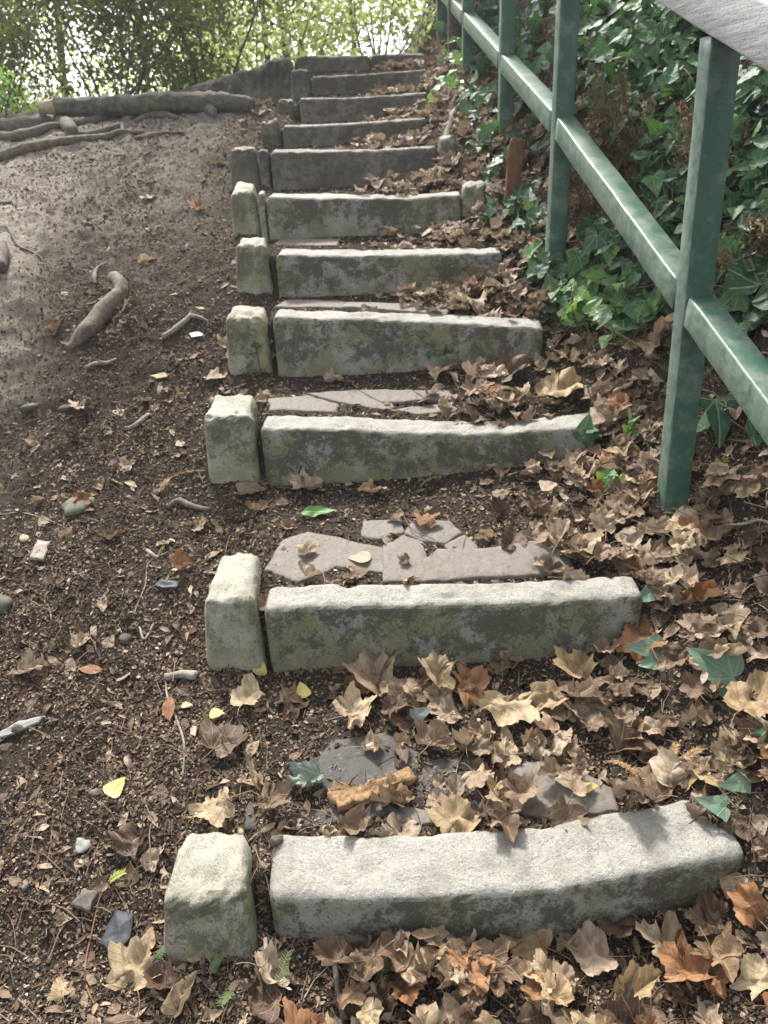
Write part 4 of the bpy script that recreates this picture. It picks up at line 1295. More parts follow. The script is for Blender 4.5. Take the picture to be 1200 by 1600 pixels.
stick('stick', [(230, 862), (240, 870), (248, 874)], [.006, .006, .006], M_stick, 'short blunt stick on the soil above the pinkish leaf', 'stick', 'sticks on the soil', lift=.9)
stick('stick', [(218, 980), (226, 1000), (240, 975)], [.003, .004, .003], M_stick, 'small hooked stick at middle left', 'stick', 'sticks on the soil', lift=.9)
stick('twig', [(258, 1052), (262, 1090), (278, 1130), (288, 1165), (286, 1215)], [.0022, .003, .0032, .003, .002], M_stick, 'long pale twig winding down past the rust lance leaf', 'twig', 'long twigs on the soil', n=24, lift=1.2, seg=6)
stick('twig', [(205, 985), (214, 950), (228, 915), (232, 880), (262, 862)], [.0015, .0018, .002, .002, .0015], M_stick, 'forked pale twig leading to the pinkish leaf', 'twig', 'long twigs on the soil', n=20, lift=1.2, seg=6)
stick('twig', [(48, 1425), (66, 1380), (78, 1330), (83, 1275)], [.0012, .0016, .0018, .0016], M_twigred, 'thin orange twig on the dark soil at far lower left', 'twig', 'long twigs on the soil', n=20, lift=1.4, seg=6)
stick('twig', [(160, 1350), (156, 1400), (146, 1450), (136, 1500), (135, 1540), (158, 1590)], [.0014, .0018, .002, .002, .0018, .0018], M_twigred, 'long rust coloured twig running down to the bottom edge at lower left', 'twig', 'long twigs on the soil', n=26, lift=1.6, seg=6)
stick('twig', [(52, 1545), (100, 1525), (150, 1510), (200, 1490)], [.0012, .0013, .0013, .001], M_twigred, 'straight brown twig crossing the rust twig at lower left', 'twig', 'long twigs on the soil', n=18, lift=2.2, seg=6)
stick('twig', [(0, 920), (40, 935), (80, 955), (120, 958)], [.0016, .0018, .0016, .001], M_twigred, 'reddish twig at the left edge at mid height', 'twig', 'long twigs on the soil', n=18, lift=1.4, seg=6)
stick('twig', [(0, 805), (40, 803), (80, 815), (105, 828)], [.0018, .002, .002, .0015], M_stick, 'grey twig at the left edge below the mossy rock', 'twig', 'long twigs on the soil', n=18, lift=1.4, seg=6)
stick('twig', [(0, 342), (18, 365), (30, 385), (60, 400), (72, 410)], [.004, .007, .006, .005, .003], M_bark, 'bent dark twig at the left edge above the bare mound', 'twig', 'long twigs on the soil', n=18, lift=1.0, seg=6)
stick('twig', [(520, 1480), (525, 1520), (530, 1560), (540, 1600)], [.004, .006, .006, .006], M_bark, 'dark mottled stick standing in the leaves below the bottom step', 'twig', 'long twigs on the soil', n=14, lift=1.6, seg=7)
stick('twig', [(938, 1355), (962, 1392), (990, 1440), (1012, 1470)], [.0012, .0014, .0014, .0012], M_twigred, 'fine red stalk leaning across the front of the bottom step', 'twig', 'long twigs on the soil', n=12, lift=3, seg=5, zoff=[.01, .03, .02, .02])
stick('twig', [(1130, 845), (1160, 855), (1180, 862), (1200, 870)], [.003, .004, .004, .004], M_stick, 'pale bare twig at the right edge below the railing', 'twig', 'long twigs on the soil', n=12, lift=3, seg=6, zoff=[.04, .06, .08, .08])
stick('twig', [(625, 800), (645, 832), (680, 852), (672, 870)], [.0012, .0016, .0014, .001], M_bark, 'thin dark twig curving over the paving behind the second step', 'twig', 'long twigs on the soil', n=14, lift=2, seg=5, zoff=[.012, .014, .014, .014])
stick('twig', [(415, 1470), (417, 1500), (419, 1520)], [.004, .005, .005], M_stick, 'pale peeled twig at the left end of the bottom step', 'twig', 'long twigs on the soil', n=10, lift=1.6, seg=6)
# roots and log at the crest
log = empty('fallen_log', ony(60, 170, 5.45))
LP = np.array([ony(60, 168, 5.45), ony(96, 167, 5.47), ony(150, 166, 5.5), ony(210, 163, 5.5), ony(290, 159, 5.5), ony(350, 161, 5.5), ony(398, 166, 5.5)])
P = smooth_poly(LP, 40)
r = np.interp(np.linspace(0, 1, 40), [0, .12, .13, .3, .6, .85, 1], [.035, .046, .050, .055, .060, .062, .040])
P[:, 2] = np.maximum(P[:, 2], gz_fast(P[:, 0], P[:, 1])[0] + r * .6)
V, F = tube(P[5:], r[5:], 22, True, .20, 8)
link('trunk', mesh_from('trunk', V - np.array(log.location), F), M_log, log)
V, F = tube(P[:6], r[:6] * .96, 16, True, .08, 9)
link('bare_end', mesh_from('bare_end', V - np.array(log.location), F), M_cut, log)
tag(log, 'long dark fallen log across the crest of the dirt slope, pale at its left end', 'log')
RG = 'surface roots crossing the dirt slope'
stick('root', [(0, 203), (40, 201), (90, 195), (112, 206), (104, 212)], [.045, .052, .05, .04, .02], M_bark, 'thick hooked dark root at the left edge below the log', 'root', RG, n=24, seg=10, lift=.45, seed=1)
stick('root', [(0, 216), (30, 218), (60, 210), (95, 200)], [.03, .032, .03, .02], M_bark, 'thin dark root under the hooked root at the left edge', 'root', RG, n=20, seg=9, lift=.5, seed=2)
stick('root', [(112, 198), (150, 194), (185, 183), (230, 181), (280, 176), (312, 167), (330, 178), (338, 184)], [.018, .03, .034, .034, .038, .046, .036, .015], M_bark, 'long wavy root just in front of the fallen log', 'root', RG, n=36, seg=10, lift=.5, seed=4)
stick('root', [(212, 194), (245, 184), (278, 187)], [.014, .036, .01], M_bark, 'short humped root in front of the long wavy one', 'root', RG, n=16, seg=9, lift=.4, seed=5)
stick('root', [(0, 252), (30, 240), (70, 232), (120, 222), (170, 217), (190, 208), (226, 206)], [.034, .032, .029, .026, .022, .018, .009], M_rootroot, 'long pale root running down to the left edge, lowest of the roots', 'root', RG, n=36, seg=10, lift=.5, seed=6)
stick('root', [(210, 217), (240, 213), (280, 209)], [.012, .018, .008], M_bark, 'small root stub right of the long pale root', 'root', RG, n=14, seg=8, lift=.4, seed=7)
stick('root', [(120, 208), (160, 205), (188, 197), (192, 206)], [.012, .02, .022, .008], M_bark, 'dark root knuckle between the wavy root and the hooked root', 'root', RG, n=18, seg=9, lift=.5, seed=11)
stick('root', [(0, 188), (45, 186), (85, 188), (122, 192)], [.02, .024, .018, .008], M_bark, 'dark flat root just below the pale end of the log', 'root', RG, n=18, seg=9, lift=.45, seed=12)
stick('root', [(690, 215), (706, 192), (722, 172), (738, 155)], [.02, .026, .03, .02], M_bark, 'dark root on the right bank beside the eighth step', 'root', RG, n=16, seg=8, lift=.8, seed=8)
stick('root', [(0, 430), (3, 408), (0, 385)], [.03, .04, .03], M_bark, 'stump of a dark root cut by the left edge on the bare mound', 'root', RG, n=10, seg=9, lift=.6, seed=10)

def rock(px, py, w, h, mat, lab, name='rock', cat='rock', seed=0, group=None, sink=.35):
    p, n = hit(px, py)
    s = w / FPX * ((p - CAM) @ Fv) / 2
    nn, mm = 16, 10
    V = []
    for j in range(mm + 1):
        t = math.pi * j / mm
        for i in range(nn):
            a = 2 * math.pi * i / nn
            V.append((math.sin(t) * math.cos(a), math.sin(t) * math.sin(a) * .8, math.cos(t) * h))
    V = np.array(V)
    V = V * (1 + .35 * fbm(V * 1.3 + seed * 5.1, seed, 3) + .08 * fbm(V * 5 + seed, seed, 2))[:, None] * s
    F = [(j * nn + i, j * nn + (i + 1) % nn, (j + 1) * nn + (i + 1) % nn, (j + 1) * nn + i) for j in range(mm) for i in range(nn)]
    o = link(name, mesh_from(name, V, F), mat)
    o.location = p + np.array([0, 0, s * h * (1 - 2 * sink)])
    o.rotation_euler = (0, 0, seed * 1.3)
    tag(o, lab, cat, group)
rock(122, 790, 58, .30, M_moss, 'flat mossy rock half buried in the left slope', seed=1, sink=.45)
rock(2, 950, 50, .5, M_moss, 'grey stone cut by the left edge at mid height', seed=2)
rock(8, 318, 24, .5, M_pebble, 'grey stone near the left edge below the roots', seed=3)
rock(38, 842, 18, .4, M_cut, 'cream pebble at left below the mossy rock', 'pebble', 'pebble', 4)
rock(48, 638, 26, .5, M_pebble, 'smooth grey pebble at left on the slope', 'pebble', 'pebble', 5)
rock(130, 1318, 36, .28, M_greyrag, 'flat pale grey stone on dark soil at lower left', seed=6)
rock(432, 1318, 22, .8, M_pebble, 'small grey pebble on the left end of the bottom step', 'pebble', 'pebble', 7, sink=.1)
rock(592, 1282, 12, .7, M_rust, 'little brown stone behind the bottom step', 'pebble', 'pebble', 8)
rock(1019, 737, 26, 1.1, M_white, 'white rounded scrap tucked against the foot of the nearest post', 'litter_scrap', 'litter', 9, sink=.2)
rock(575, 1164, 13, .4, M_white, 'white chip on the dark soil above the orange bark', 'pebble', 'pebble', 10, sink=.2)
for k, (px, py, w) in enumerate([(60, 868, 30), (196, 1000, 22), (150, 1240, 18), (232, 1345, 20), (30, 1140, 22), (105, 640, 20), (245, 770, 16), (160, 470, 12), (40, 1385, 16), (95, 1230, 14)]):
    rock(px, py, w, .55, M_pebble, 'small dull pebble bedded in the dark soil left of the stairs', 'pebble', 'pebble', 20 + k, 'pebbles on the left slope')
# flat scraps
def shard(pts, th, mat, name, lab, cat, lift=.006, bend=.0, seed=0):
    Q = np.array([hit(*p)[0] for p in pts])
    c = Q.mean(0)
    out = []
    for i in range(len(Q)):
        a, b = Q[i], Q[(i + 1) % len(Q)]
        for j in range(6): out.append(a + (b - a) * j / 6)
    Q = np.array(out)
    area = np.sum(Q[:, 0] * np.roll(Q[:, 1], -1) - np.roll(Q[:, 0], -1) * Q[:, 1])
    if area < 0: Q = Q[::-1]
    Q[:, :2] += (.007 if th > .012 else .003) * np.c_[fbm(Q * 60, seed, 2), fbm(Q * 60 + 4, seed, 2)]
    zc = np.median(Q[:, 2])
    n = len(Q); V = []
    for s, dz in ((1, 0), (1, th * .8), (.95, th), (.6, th), (.25, th)):
        q = c + (Q - c) * s
        zz = zc + lift + dz + (Q[:, 2] - zc) * .5 + (.5 if th > .012 else .2) * th * fbm(np.c_[q[:, :2] * 45, q[:, :1] * 0 + seed], seed, 3)
        V += [(a[0], a[1], z) for a, z in zip(q, zz)]
    V = np.array(V)
    F = [(r * n + i, r * n + (i + 1) % n, (r + 1) * n + (i + 1) % n, (r + 1) * n + i) for r in range(4) for i in range(n)] + [tuple(range(4 * n, 5 * n))]
    o = link(name, mesh_from(name, V - c, F), mat); o.location = c
    tag(o, lab, cat)
shard([(510, 1250), (520, 1233), (570, 1238), (640, 1207), (655, 1222), (575, 1262), (528, 1272)], .016, M_barkchip, 'bark_piece', 'orange flaky piece of bark on the tread behind the bottom step', 'bark', .008, seed=2)
shard([(158, 1482), (182, 1425), (212, 1430), (206, 1470), (180, 1502)], .008, M_slate, 'slate_fragment', 'blue black slate fragment left of the bottom edging block', 'slate', seed=3)
shard([(114, 1420), (130, 1395), (155, 1400), (142, 1432)], .009, M_bark, 'bark_piece', 'ridged dark piece of bark on the soil at lower left', 'bark', seed=4)
shard([(242, 920), (252, 908), (280, 912), (278, 924), (256, 926)], .008, M_slate, 'slate_fragment', 'small black slate chip left of the second edging block', 'slate', seed=5)
shard([(0, 1150), (30, 1130), (68, 1122), (60, 1134), (28, 1150), (4, 1160)], .006, M_greyrag, 'torn_scrap', 'torn silvery grey scrap at the left edge', 'litter', seed=6)
shard([(48, 878), (60, 848), (78, 850), (70, 882)], .010, M_stick, 'bark_piece', 'pale chunk of dry wood at left below the mossy rock', 'bark', seed=7)
shard([(296, 523), (312, 520), (318, 528), (300, 532)], .004, M_white, 'pale_flake', 'white flake on the soil right of the short stick', 'litter', seed=8)
shard([(236, 590), (258, 582), (262, 592), (246, 596)], .004, M_cut, 'pale_flake', 'cream flake on the soil below the short stick', 'litter', seed=9)
# upright rotten stake by the third post
b = ony(800, 318, 3.75)
V, F = beam((b[0], 3.75, b[2] - .06), (b[0] + .03, 3.80, b[2] + .25), .065, .03, up=(0, 1, 0), bev=.008, nseg=24, seed=44, wob=.016)
o = link('wooden_stake', mesh_from('wooden_stake', V - b, F), M_rotwood); o.location = b
tag(o, 'splintered red brown wooden stake leaning in front of the third railing post', 'stake')
# ------------------------------------------------------------ ivy
def ivy_leaf_add(bag, p, n, size, rot, tilt, a):
    V, F, U = IVY[int(rng.integers(0, len(IVY)))]
    Mx = frame(n, rot, rng.uniform(0, 6.28), tilt)
    bag.add(V * size @ Mx.T + p, F, U, a)
def ivy_patch(name, lab, spots, n, sz, mat, stems=5, tilt=.5, hang=.0, lift=(.01, .08), group='ivy plants on the right bank', facing=(-.55, -.75, .5), lcr=(0, 1)):
    """spots: image points (px,py) with pixel radii that the ivy grows around on the bank"""
    bag = Bag(); sb = []
    c0 = hit(*spots[0][:2])[0]
    ctrs = []
    for (px, py, rp) in spots:
        p, nr = hit(px, py)
        ctrs.append((p, nr, rp / FPX * ((p - CAM) @ Fv)))
    wts = np.array([c[2] ** 2 for c in ctrs]); wts /= wts.sum()
    fc = np.array(facing); fc /= np.linalg.norm(fc)
    for k in range(n):
        i = int(rng.choice(len(ctrs), p=wts))
        p, nr, rad = ctrs[i]
        q = p + rng.normal(0, 1, 3) * rad * np.array([.55, .55, .5])
        g = float(gz_fast(np.array([q[0]]), np.array([q[1]]))[0][0])
        z = max(q[2] if rng.random() < .5 else g, g) + rng.uniform(*lift)
        z = min(z, g + .35)
        nn = fc * rng.uniform(.5, 1.2) + rng.normal(0, .42, 3) + np.array([0, 0, .35])
        ivy_leaf_add(bag, np.array([q[0], q[1], z]), nn, sz * rng.uniform(.55, 1.2), rng.uniform(0, 6.28), rng.uniform(0, tilt), lcr[0] + (lcr[1] - lcr[0]) * rng.random())
        if k % 6 == 0 and len(sb) < 60:
            mid = (q + p) / 2 + np.array([0, 0, .03])
            gm = float(gz_fast(np.array([mid[0]]), np.array([mid[1]]))[0][0])
            mid[2] = max(mid[2], gm + .015)
            gp = p.copy(); gp[2] = float(gz_fast(np.array([p[0]]), np.array([p[1]]))[0][0]) - .01
            sb.append(tube(smooth_poly([gp, mid, np.array([q[0], q[1], z])], 7), np.linspace(.004, .0015, 7), 5))
    if len(ctrs) > 1:                       # the runner the side stems leave from
        R0 = []
        for (a, _, _), (b, _, _) in zip(ctrs[:-1], ctrs[1:]):
            for t in np.linspace(0, 1, 8):
                q = a + (b - a) * t
                R0.append((q[0], q[1], float(gz_fast(np.array([q[0]]), np.array([q[1]]))[0][0]) + .002))
        sb.append(tube(np.array(R0), .004, 5))
    root = empty(name, c0)
    link('foliage', bag.mesh('foliage', c0), mat, root)
    V, F = join(sb)
    link('stems', mesh_from('stems', V - c0, F), M_ivystem, root)
    tag(root, lab, 'ivy', group)
    return root
ivy_patch('ivy_plant', 'dense dark ivy covering the upper bank between the second post and the handrail', [(930, 60, 70), (990, 90, 75), (1040, 140, 60), (1000, 200, 60), (1060, 60, 50), (920, 10, 50)], 950, .072, M_ivy)
ivy_patch('ivy_plant', 'dark ivy on the bank right of the nearest post, under the handrail', [(1180, 200, 50), (1190, 290, 45), (1165, 160, 40), (1190, 360, 40)], 190, .075, M_ivy)
ivy_patch('ivy_plant', 'large leaved ivy behind the lower rail at the right edge', [(1165, 450, 36), (1190, 500, 30), (1150, 430, 28)], 26, .105, M_ivy, lcr=(.5, 1))
ivy_patch('ivy_plant', 'two broad dark ivy leaves at the foot of the bank right of the nearest post', [(1115, 690, 16), (1180, 690, 16)], 6, .10, M_ivy, lift=(.02, .05))
ivy_patch('ivy_plant', 'ivy spreading over the dry middle of the bank beyond the lower rail', [(1010, 300, 46), (1050, 350, 40), (1030, 260, 40), (1110, 400, 40)], 150, .075, M_ivy)
ivy_patch('ivy_plant', 'ivy trailing down the bank between the third post and the upper steps', [(735, 195, 22), (752, 235, 20), (770, 280, 20), (745, 165, 22)], 70, .072, M_ivy, lcr=(.4, 1))
ivy_patch('ivy_plant', 'ivy spilling left of the second post over the leaf drift', [(830, 370, 24), (845, 430, 26), (815, 330, 18), (870, 500, 24)], 60, .075, M_ivy, lcr=(.2, 1))
ivy_patch('ivy_plant', 'dark glossy ivy between the second post and the nearest post', [(940, 425, 45), (990, 460, 40), (900, 440, 38), (1000, 510, 32)], 120, .085, M_ivy, lcr=(.2, 1))
ivy_patch('ivy_plant', 'ivy creeping round the foot of the second post', [(866, 440, 26), (838, 410, 22), (880, 470, 24)], 34, .07, M_ivy, lcr=(.3, 1))
ivy_patch('ivy_plant', 'bright young ivy shoots in front of the nearest post', [(925, 490, 30), (960, 530, 30), (1010, 530, 26), (905, 520, 24)], 75, .062, M_ivyyoung, lift=(.03, .14))
ivy_patch('ivy_plant', 'ivy hanging at the foot of the third post', [(800, 200, 24), (818, 240, 24), (775, 230, 18)], 50, .085, M_ivy)
ivy_patch('ivy_plant', 'sunlit yellow green ivy trailing down the bank beside the upper steps', [(725, 120, 24), (705, 145, 20), (690, 165, 16), (740, 90, 26), (715, 100, 20)], 110, .075, M_ivyyoung)
ivy_patch('ivy_plant', 'ivy behind the top of the railing at the third post', [(760, 40, 30), (780, 20, 30), (830, 60, 30), (810, 120, 30), (760, 110, 24)], 300, .075, M_ivy, lcr=(.3, 1))
ivy_patch('ivy_plant', 'little ivy sprigs at the right end of the sixth step', [(780, 325, 14), (770, 350, 12), (800, 345, 12)], 14, .07, M_ivy, lcr=(.5, 1))
ivy_patch('ivy_plant', 'dark ivy leaves at the foot of the fourth step, right of its middle', [(690, 565, 14), (720, 566, 12)], 8, .05, M_ivy, lift=(.01, .04))
ivy_patch('ivy_plant', 'small dark ivy at the left end of the fourth step', [(420, 545, 8), (405, 560, 10), (395, 590, 10)], 10, .045, M_ivy, lift=(.01, .05))
ivy_patch('ivy_plant', 'thin trailing ivy below the nearest post among the leaves', [(985, 690, 12), (950, 770, 14), (935, 810, 10), (1010, 700, 10), (970, 745, 10)], 20, .045, M_ivyyoung, lift=(.02, .07))
ivy_patch('ivy_plant', 'dark ivy leaf shading the right end of the third step', [(922, 690, 10)], 4, .075, M_ivy, lift=(.02, .05))
ivy_patch('ivy_plant', 'thin ivy on the bank behind the railing between leaves and the dead conifer', [(1090, 330, 30), (1050, 400, 24), (1110, 520, 24), (1140, 560, 24)], 40, .075, M_ivy)
# single ivy leaves rising from the litter
for (px, py, s, deg, mat, lab) in [
    (1028, 937, 62, 200, M_ivygrey, 'bluish green ivy leaf at the right end of the second step'),
    (1015, 1030, 52, 180, M_ivygrey, 'grey green ivy leaf below the right end of the second step'),
    (1018, 1052, 36, 180, M_ivygrey, 'small grey green ivy leaf under a larger one, right of centre'),
    (1122, 1064, 84, 150, M_ivygrey, 'large grey green ivy leaf at the right, on brown leaves'),
    (1188, 1168, 56, 210, M_ivy, 'dark green ivy leaf at the right edge above the bottom step'),
    (1150, 1242, 44, 190, M_ivygrey, 'pale green ivy leaf right of the bottom step, upper of two'),
    (1118, 1278, 48, 170, M_ivygrey, 'star shaped pale green ivy leaf above the right tip of the bottom step'),
    (655, 1135, 34, 20, M_greengrey, 'dull green leaf half under brown ones, behind the bottom step'),
    (1115, 690, 78, 270, M_ivy, 'broad dark ivy leaf right of the foot of the nearest post'),
    (1185, 690, 64, 250, M_ivy, 'dark lobed ivy leaf at the right edge beside the post foot'),
    (1170, 470, 110, 90, M_ivy, 'largest ivy leaf, pale veined, beside the lower rail'),
]:
    p, n = hit(px, py)
    size = s / FPX * ((p - CAM) @ Fv) * .95
    nn = np.array([-.1, -.55, .75])
    root = empty('ivy_leaf', p)
    h = .035 if py > 800 else .09
    Mx = frame(nn, heading(deg), rng.uniform(0, 6), .15)
    V, F, U = IVY[int(rng.integers(0, 8))]
    VV = V * size @ Mx.T + np.array([0, 0, h])
    me = mesh_from('blade', VV, F, True, U, {'lc': np.full(len(V), .35)}); link('blade', me, mat, root)
    V, F = tube(smooth_poly([(0, 0, -.02), (.004, .006, h * .5), VV[0]], 6), .0016, 5)
    link('stalk', mesh_from('stalk', V, F), M_ivystem, root)
    tag(root, lab, 'ivy leaf', 'single ivy leaves')

# young ivy shoot with a long woody stem
P0 = [hit(1030, 575)[0] + (0, 0, .03), hit(960, 545)[0] + (0, 0, .06), hit(905, 520)[0] + (0, 0, .05), hit(860, 560)[0] + (0, 0, .03)]
V, F = tube(smooth_poly(P0, 20), np.linspace(.005, .002, 20), 6)
o = link('woody_stem', mesh_from('woody_stem', V - P0[0], F), M_ivystem); o.location = P0[0]
tag(o, 'bare woody ivy stem stretching over the leaves left of the nearest post', 'stem')

# ------------------------------------------------------------ needle sprigs
def sprig(px, py, length_px, deg, mat, lab, cat='sprig', nl=.016, pitch=.25, group='needle sprigs among the leaves', lift=.012, nneed=34):
    p, n = hit(px, py)
    L = length_px / FPX * ((p - CAM) @ Fv)
    a = math.radians(deg)
    d = np.array([math.cos(a), math.sin(a) * .9, pitch]); d /= np.linalg.norm(d)
    side = np.cross(d, [0, 0, 1]); side /= np.linalg.norm(side); up = np.cross(side, d)
    pts = [p + (0, 0, lift) + d * L * t + up * L * .18 * math.sin(t * 2.6) for t in np.linspace(0, 1, 8)]
    root = empty('needle_sprig', p)
    V, F = tube(np.array(pts) - p, np.linspace(.0016, .0007, 8), 5)
    link('stem', mesh_from('stem', V, F), M_twigred, root)
    bag = Bag()
    for k in range(nneed):
        t = .08 + .92 * k / nneed
        q = np.array(pts[min(int(t * 7), 6)]) + (np.array(pts[min(int(t * 7) + 1, 7)]) - np.array(pts[min(int(t * 7), 6)])) * (t * 7 % 1) - p
        s = 1 if k % 2 else -1
        e = side * s * .85 + d * .5 + up * rng.uniform(-.1, .35); e /= np.linalg.norm(e)
        w = np.cross(e, up); w /= np.linalg.norm(w) + 1e-9
        l = nl * rng.uniform(.75, 1.1) * (1 - .4 * t)
        V = np.array([q - w * .0008, q + w * .0008, q + e * l * .6 + w * .0011, q + e * l, q + e * l * .6 - w * .0011])
        bag.add(V, [(0, 1, 2, 3, 4)], None, rng.random())
    link('needles', bag.mesh('needles', None, False), mat, root)
    tag(root, lab, cat, group)
sprig(170, 1385, 30, 20, M_yewlight, 'bright yellow green needle tuft on the soil at lower left')
sprig(428, 1580, 80, 75, M_yew, 'fresh green needle sprig at the bottom edge left of centre', nl=.02)
sprig(590, 1560, 60, 70, M_yew, 'green feathery sprig below the bottom step, middle', nl=.02)
sprig(330, 1530, 30, 60, M_yew, 'small green sprig in front of the bottom edging block')
sprig(365, 1555, 34, 250, M_yew, 'dark green sprig among leaves in front of the bottom edging block')
sprig(240, 1510, 30, 40, M_yew, 'green sprig behind the long pale leaf at lower left')
sprig(232, 778, 100, 4, M_yewdead, 'dead orange needle sprig lying left of the third step', nneed=60)
sprig(250, 776, 34, 70, M_yewdead, 'short upright orange needle sprig beside the long dead one')
sprig(700, 1180, 22, 30, M_yewlight, 'tiny yellow green sprig in the lower leaf pile')
sprig(945, 1195, 90, 290, M_yewdead, 'brown dead needle sprig hanging right of the pale yellow leaf', nneed=50, nl=.014)
sprig(1040, 1220, 60, 60, M_yewdead, 'golden brown dead sprig among leaves at the right', nneed=46, nl=.018)
sprig(1060, 1200, 50, 20, M_yewdead, 'golden brown dead sprig tip beside the other at the right', nneed=40, nl=.018)
sprig(1050, 880, 40, 320, M_yew, 'green fern like sprig below the nearest post', nl=.02)
sprig(1165, 1310, 60, 80, M_yew, 'green sprig beside the right tip of the bottom step', nl=.02)
sprig(1120, 770, 60, 60, M_yewlight, 'olive needle sprig right of the foot of the nearest post', nl=.02, lift=.04)
sprig(1140, 790, 60, 30, M_yew, 'olive green needle sprig low at the right of the nearest post', nl=.02, lift=.04)
sprig(785, 1065, 24, 80, M_yew, 'tiny green sprout on dark soil below the second step')
sprig(655, 765, 34, 10, M_yew, 'green needles at the foot of the third step, right of centre')
for (px, py) in [(160, 678), (175, 720), (8, 770), (250, 875), (280, 625)]:
    sprig(px, py, 18, rng.uniform(0, 180), M_yewlight, 'tiny bright green seedling tuft on the left slope', 'seedling', group='green seedlings on the left slope', nneed=14, nl=.012, pitch=.8)

# dead brown conifer on the bank
def dead_conifer(spots, lab, n=9, h=.42):
    c0 = hit(*spots[0])[0]
    root = empty('dead_conifer', c0)
    st = []; bag = Bag()
    for k in range(n):
        px, py = spots[k % len(spots)]
        p = hit(px + rng.normal(0, 12), py + rng.normal(0, 8))[0]
        top = p + np.array([rng.normal(-.05, .08), rng.normal(-.10, .06), h * rng.uniform(.6, 1.1)])
        P = smooth_poly([p - (0, 0, .03), (p + top) / 2 + rng.normal(0, .02, 3), top], 10)
        st.append(tube(P - c0, np.linspace(.005, .0015, 10), 5))
        for j in range(190):
            t = rng.uniform(.1, 1)
            q = P[int(t * 9)] + rng.normal(0, .035 * (1.2 - t), 3)
            e = rng.normal(0, 1, 3) + np.array([0, 0, .7]); e /= np.linalg.norm(e)
            w = np.cross(e, rng.normal(0, 1, 3)); w /= np.linalg.norm(w)
            l = rng.uniform(.012, .032)
            V = np.array([q - w * .002, q + w * .002, q + e * l * .6 + w * .004, q + e * l, q + e * l * .6 - w * .004])
            bag.add(V, [(0, 1, 2, 3, 4)], None, rng.random())
    V, F = join(st)
    link('stems', mesh_from('stems', V, F), M_twigred, root)
    link('needles', bag.mesh('needles', c0, False), M_conifer, root)
    tag(root, lab, 'dead conifer', 'dead brown conifer growth on the bank')
dead_conifer([(920, 300), (950, 300), (985, 290), (935, 340), (965, 260)], 'dead rusty brown conifer behind the rail, between second and nearest post', 16, .34)
dead_conifer([(1160, 400), (1190, 420)], 'wisps of dead conifer behind the lower rail at the right edge', 5, .12)
dead_conifer([(1090, 250), (1110, 300)], 'thin dead conifer stems right of the nearest post top', 4, .22)
# needle and twig mess on the bank
def bank_twigs(n):
    bag = Bag()
    y = rng.uniform(1.3, 5, n); x = np.interp(y, FX_Y, FX_X) + rng.uniform(-.02, 1.0, n)
    z, _, _ = gz_fast(x, y)
    for a, b, c in zip(x, y, z):
        p = np.array([a, b, c + rng.uniform(.0, .05)])
        e = rng.normal(0, 1, 3) * np.array([1, 1, .5]); e /= np.linalg.norm(e)
        L = rng.uniform(.03, .16)
        V, F = tube(smooth_poly([p, p + e * L * .5 + rng.normal(0, .012, 3), p + e * L], 4), rng.uniform(.0008, .002), 4, False)
        bag.add(V, F, None, rng.random())
    tag(link('bank_twigs', bag.mesh('bank_twigs'), M_twig), 'tangle of thin dry twigs and needles on the right bank', 'twigs', kind='stuff')
bank_twigs(2600)
# ------------------------------------------------------------ shrubs and trees behind the crest
def rhomb(bag_lists, P, nrm, rot_axis, size, a):
    pass
def foliage_mesh(name, C, S, origin, up_bias=.3, aspect=.5):
    """many folded leaves at points C with sizes S"""
    m = len(C)
    n = rng.normal(0, 1, (m, 3)) + np.array([0, 0, up_bias]); n /= np.linalg.norm(n, axis=1)[:, None]
    t = rng.normal(0, 1, (m, 3)); t -= n * (t * n).sum(1)[:, None]; t /= np.linalg.norm(t, axis=1)[:, None]
    b = np.cross(n, t)
    pts = []
    for (u, v, w) in ((-.5, 0, 0), (-.12, aspect * .5, .10), (.22, aspect * .4, .08), (.5, 0, -.06), (.22, -aspect * .4, .08), (-.12, -aspect * .5, .10)):
        pts.append(C + (t * u + b * v + n * w) * S[:, None])
    V = np.stack(pts, 1).reshape(-1, 3) - origin
    k = np.arange(m)[:, None] * 6
    F = np.vstack([k + np.array([0, 1, 2, 3]), k + np.array([0, 3, 4, 5])])
    return mesh_from(name, V, F, False, None, {'lc': np.repeat(rng.random(m), 6)})
def grow(base, h, spread, nst, seed, r0_=.022, levels=2, lean=(0, 0)):
    """branching stems; returns tubes and twig-tip points"""
    g = np.random.default_rng(seed)
    tubes, tips = [], []
    def branch(p, d, L, r, lev):
        pts = [p]
        q = p.copy(); dd = d.copy()
        for k in range(6):
            dd = dd + g.normal(0, .13, 3) + np.array([0, 0, .04]); dd /= np.linalg.norm(dd)
            q = q + dd * L / 6
            pts.append(q.copy())
        pts = np.array(pts)
        tubes.append(tube(pts, np.linspace(r, r * .35, 7), 6 if lev else 8))
        for k in range(2, 7):
            tips.append((pts[k], lev))
        if lev < levels:
            for k in range(g.integers(3, 6)):
                s = g.integers(1, 6)
                e = dd * .4 + g.normal(0, .65, 3); e /= np.linalg.norm(e)
                branch(pts[s], e, L * g.uniform(.35, .6), r * .5, lev + 1)
    for k in range(nst):
        a = g.uniform(0, 6.28)
        d = np.array([math.cos(a) * spread + lean[0], math.sin(a) * spread + lean[1], 1.0]); d /= np.linalg.norm(d)
        branch(np.array(base) + np.array([math.cos(a), math.sin(a), 0]) * .12 * g.random(), d, h * g.uniform(.7, 1.0), r0_ * g.uniform(.7, 1.2), 0)
    return tubes, tips
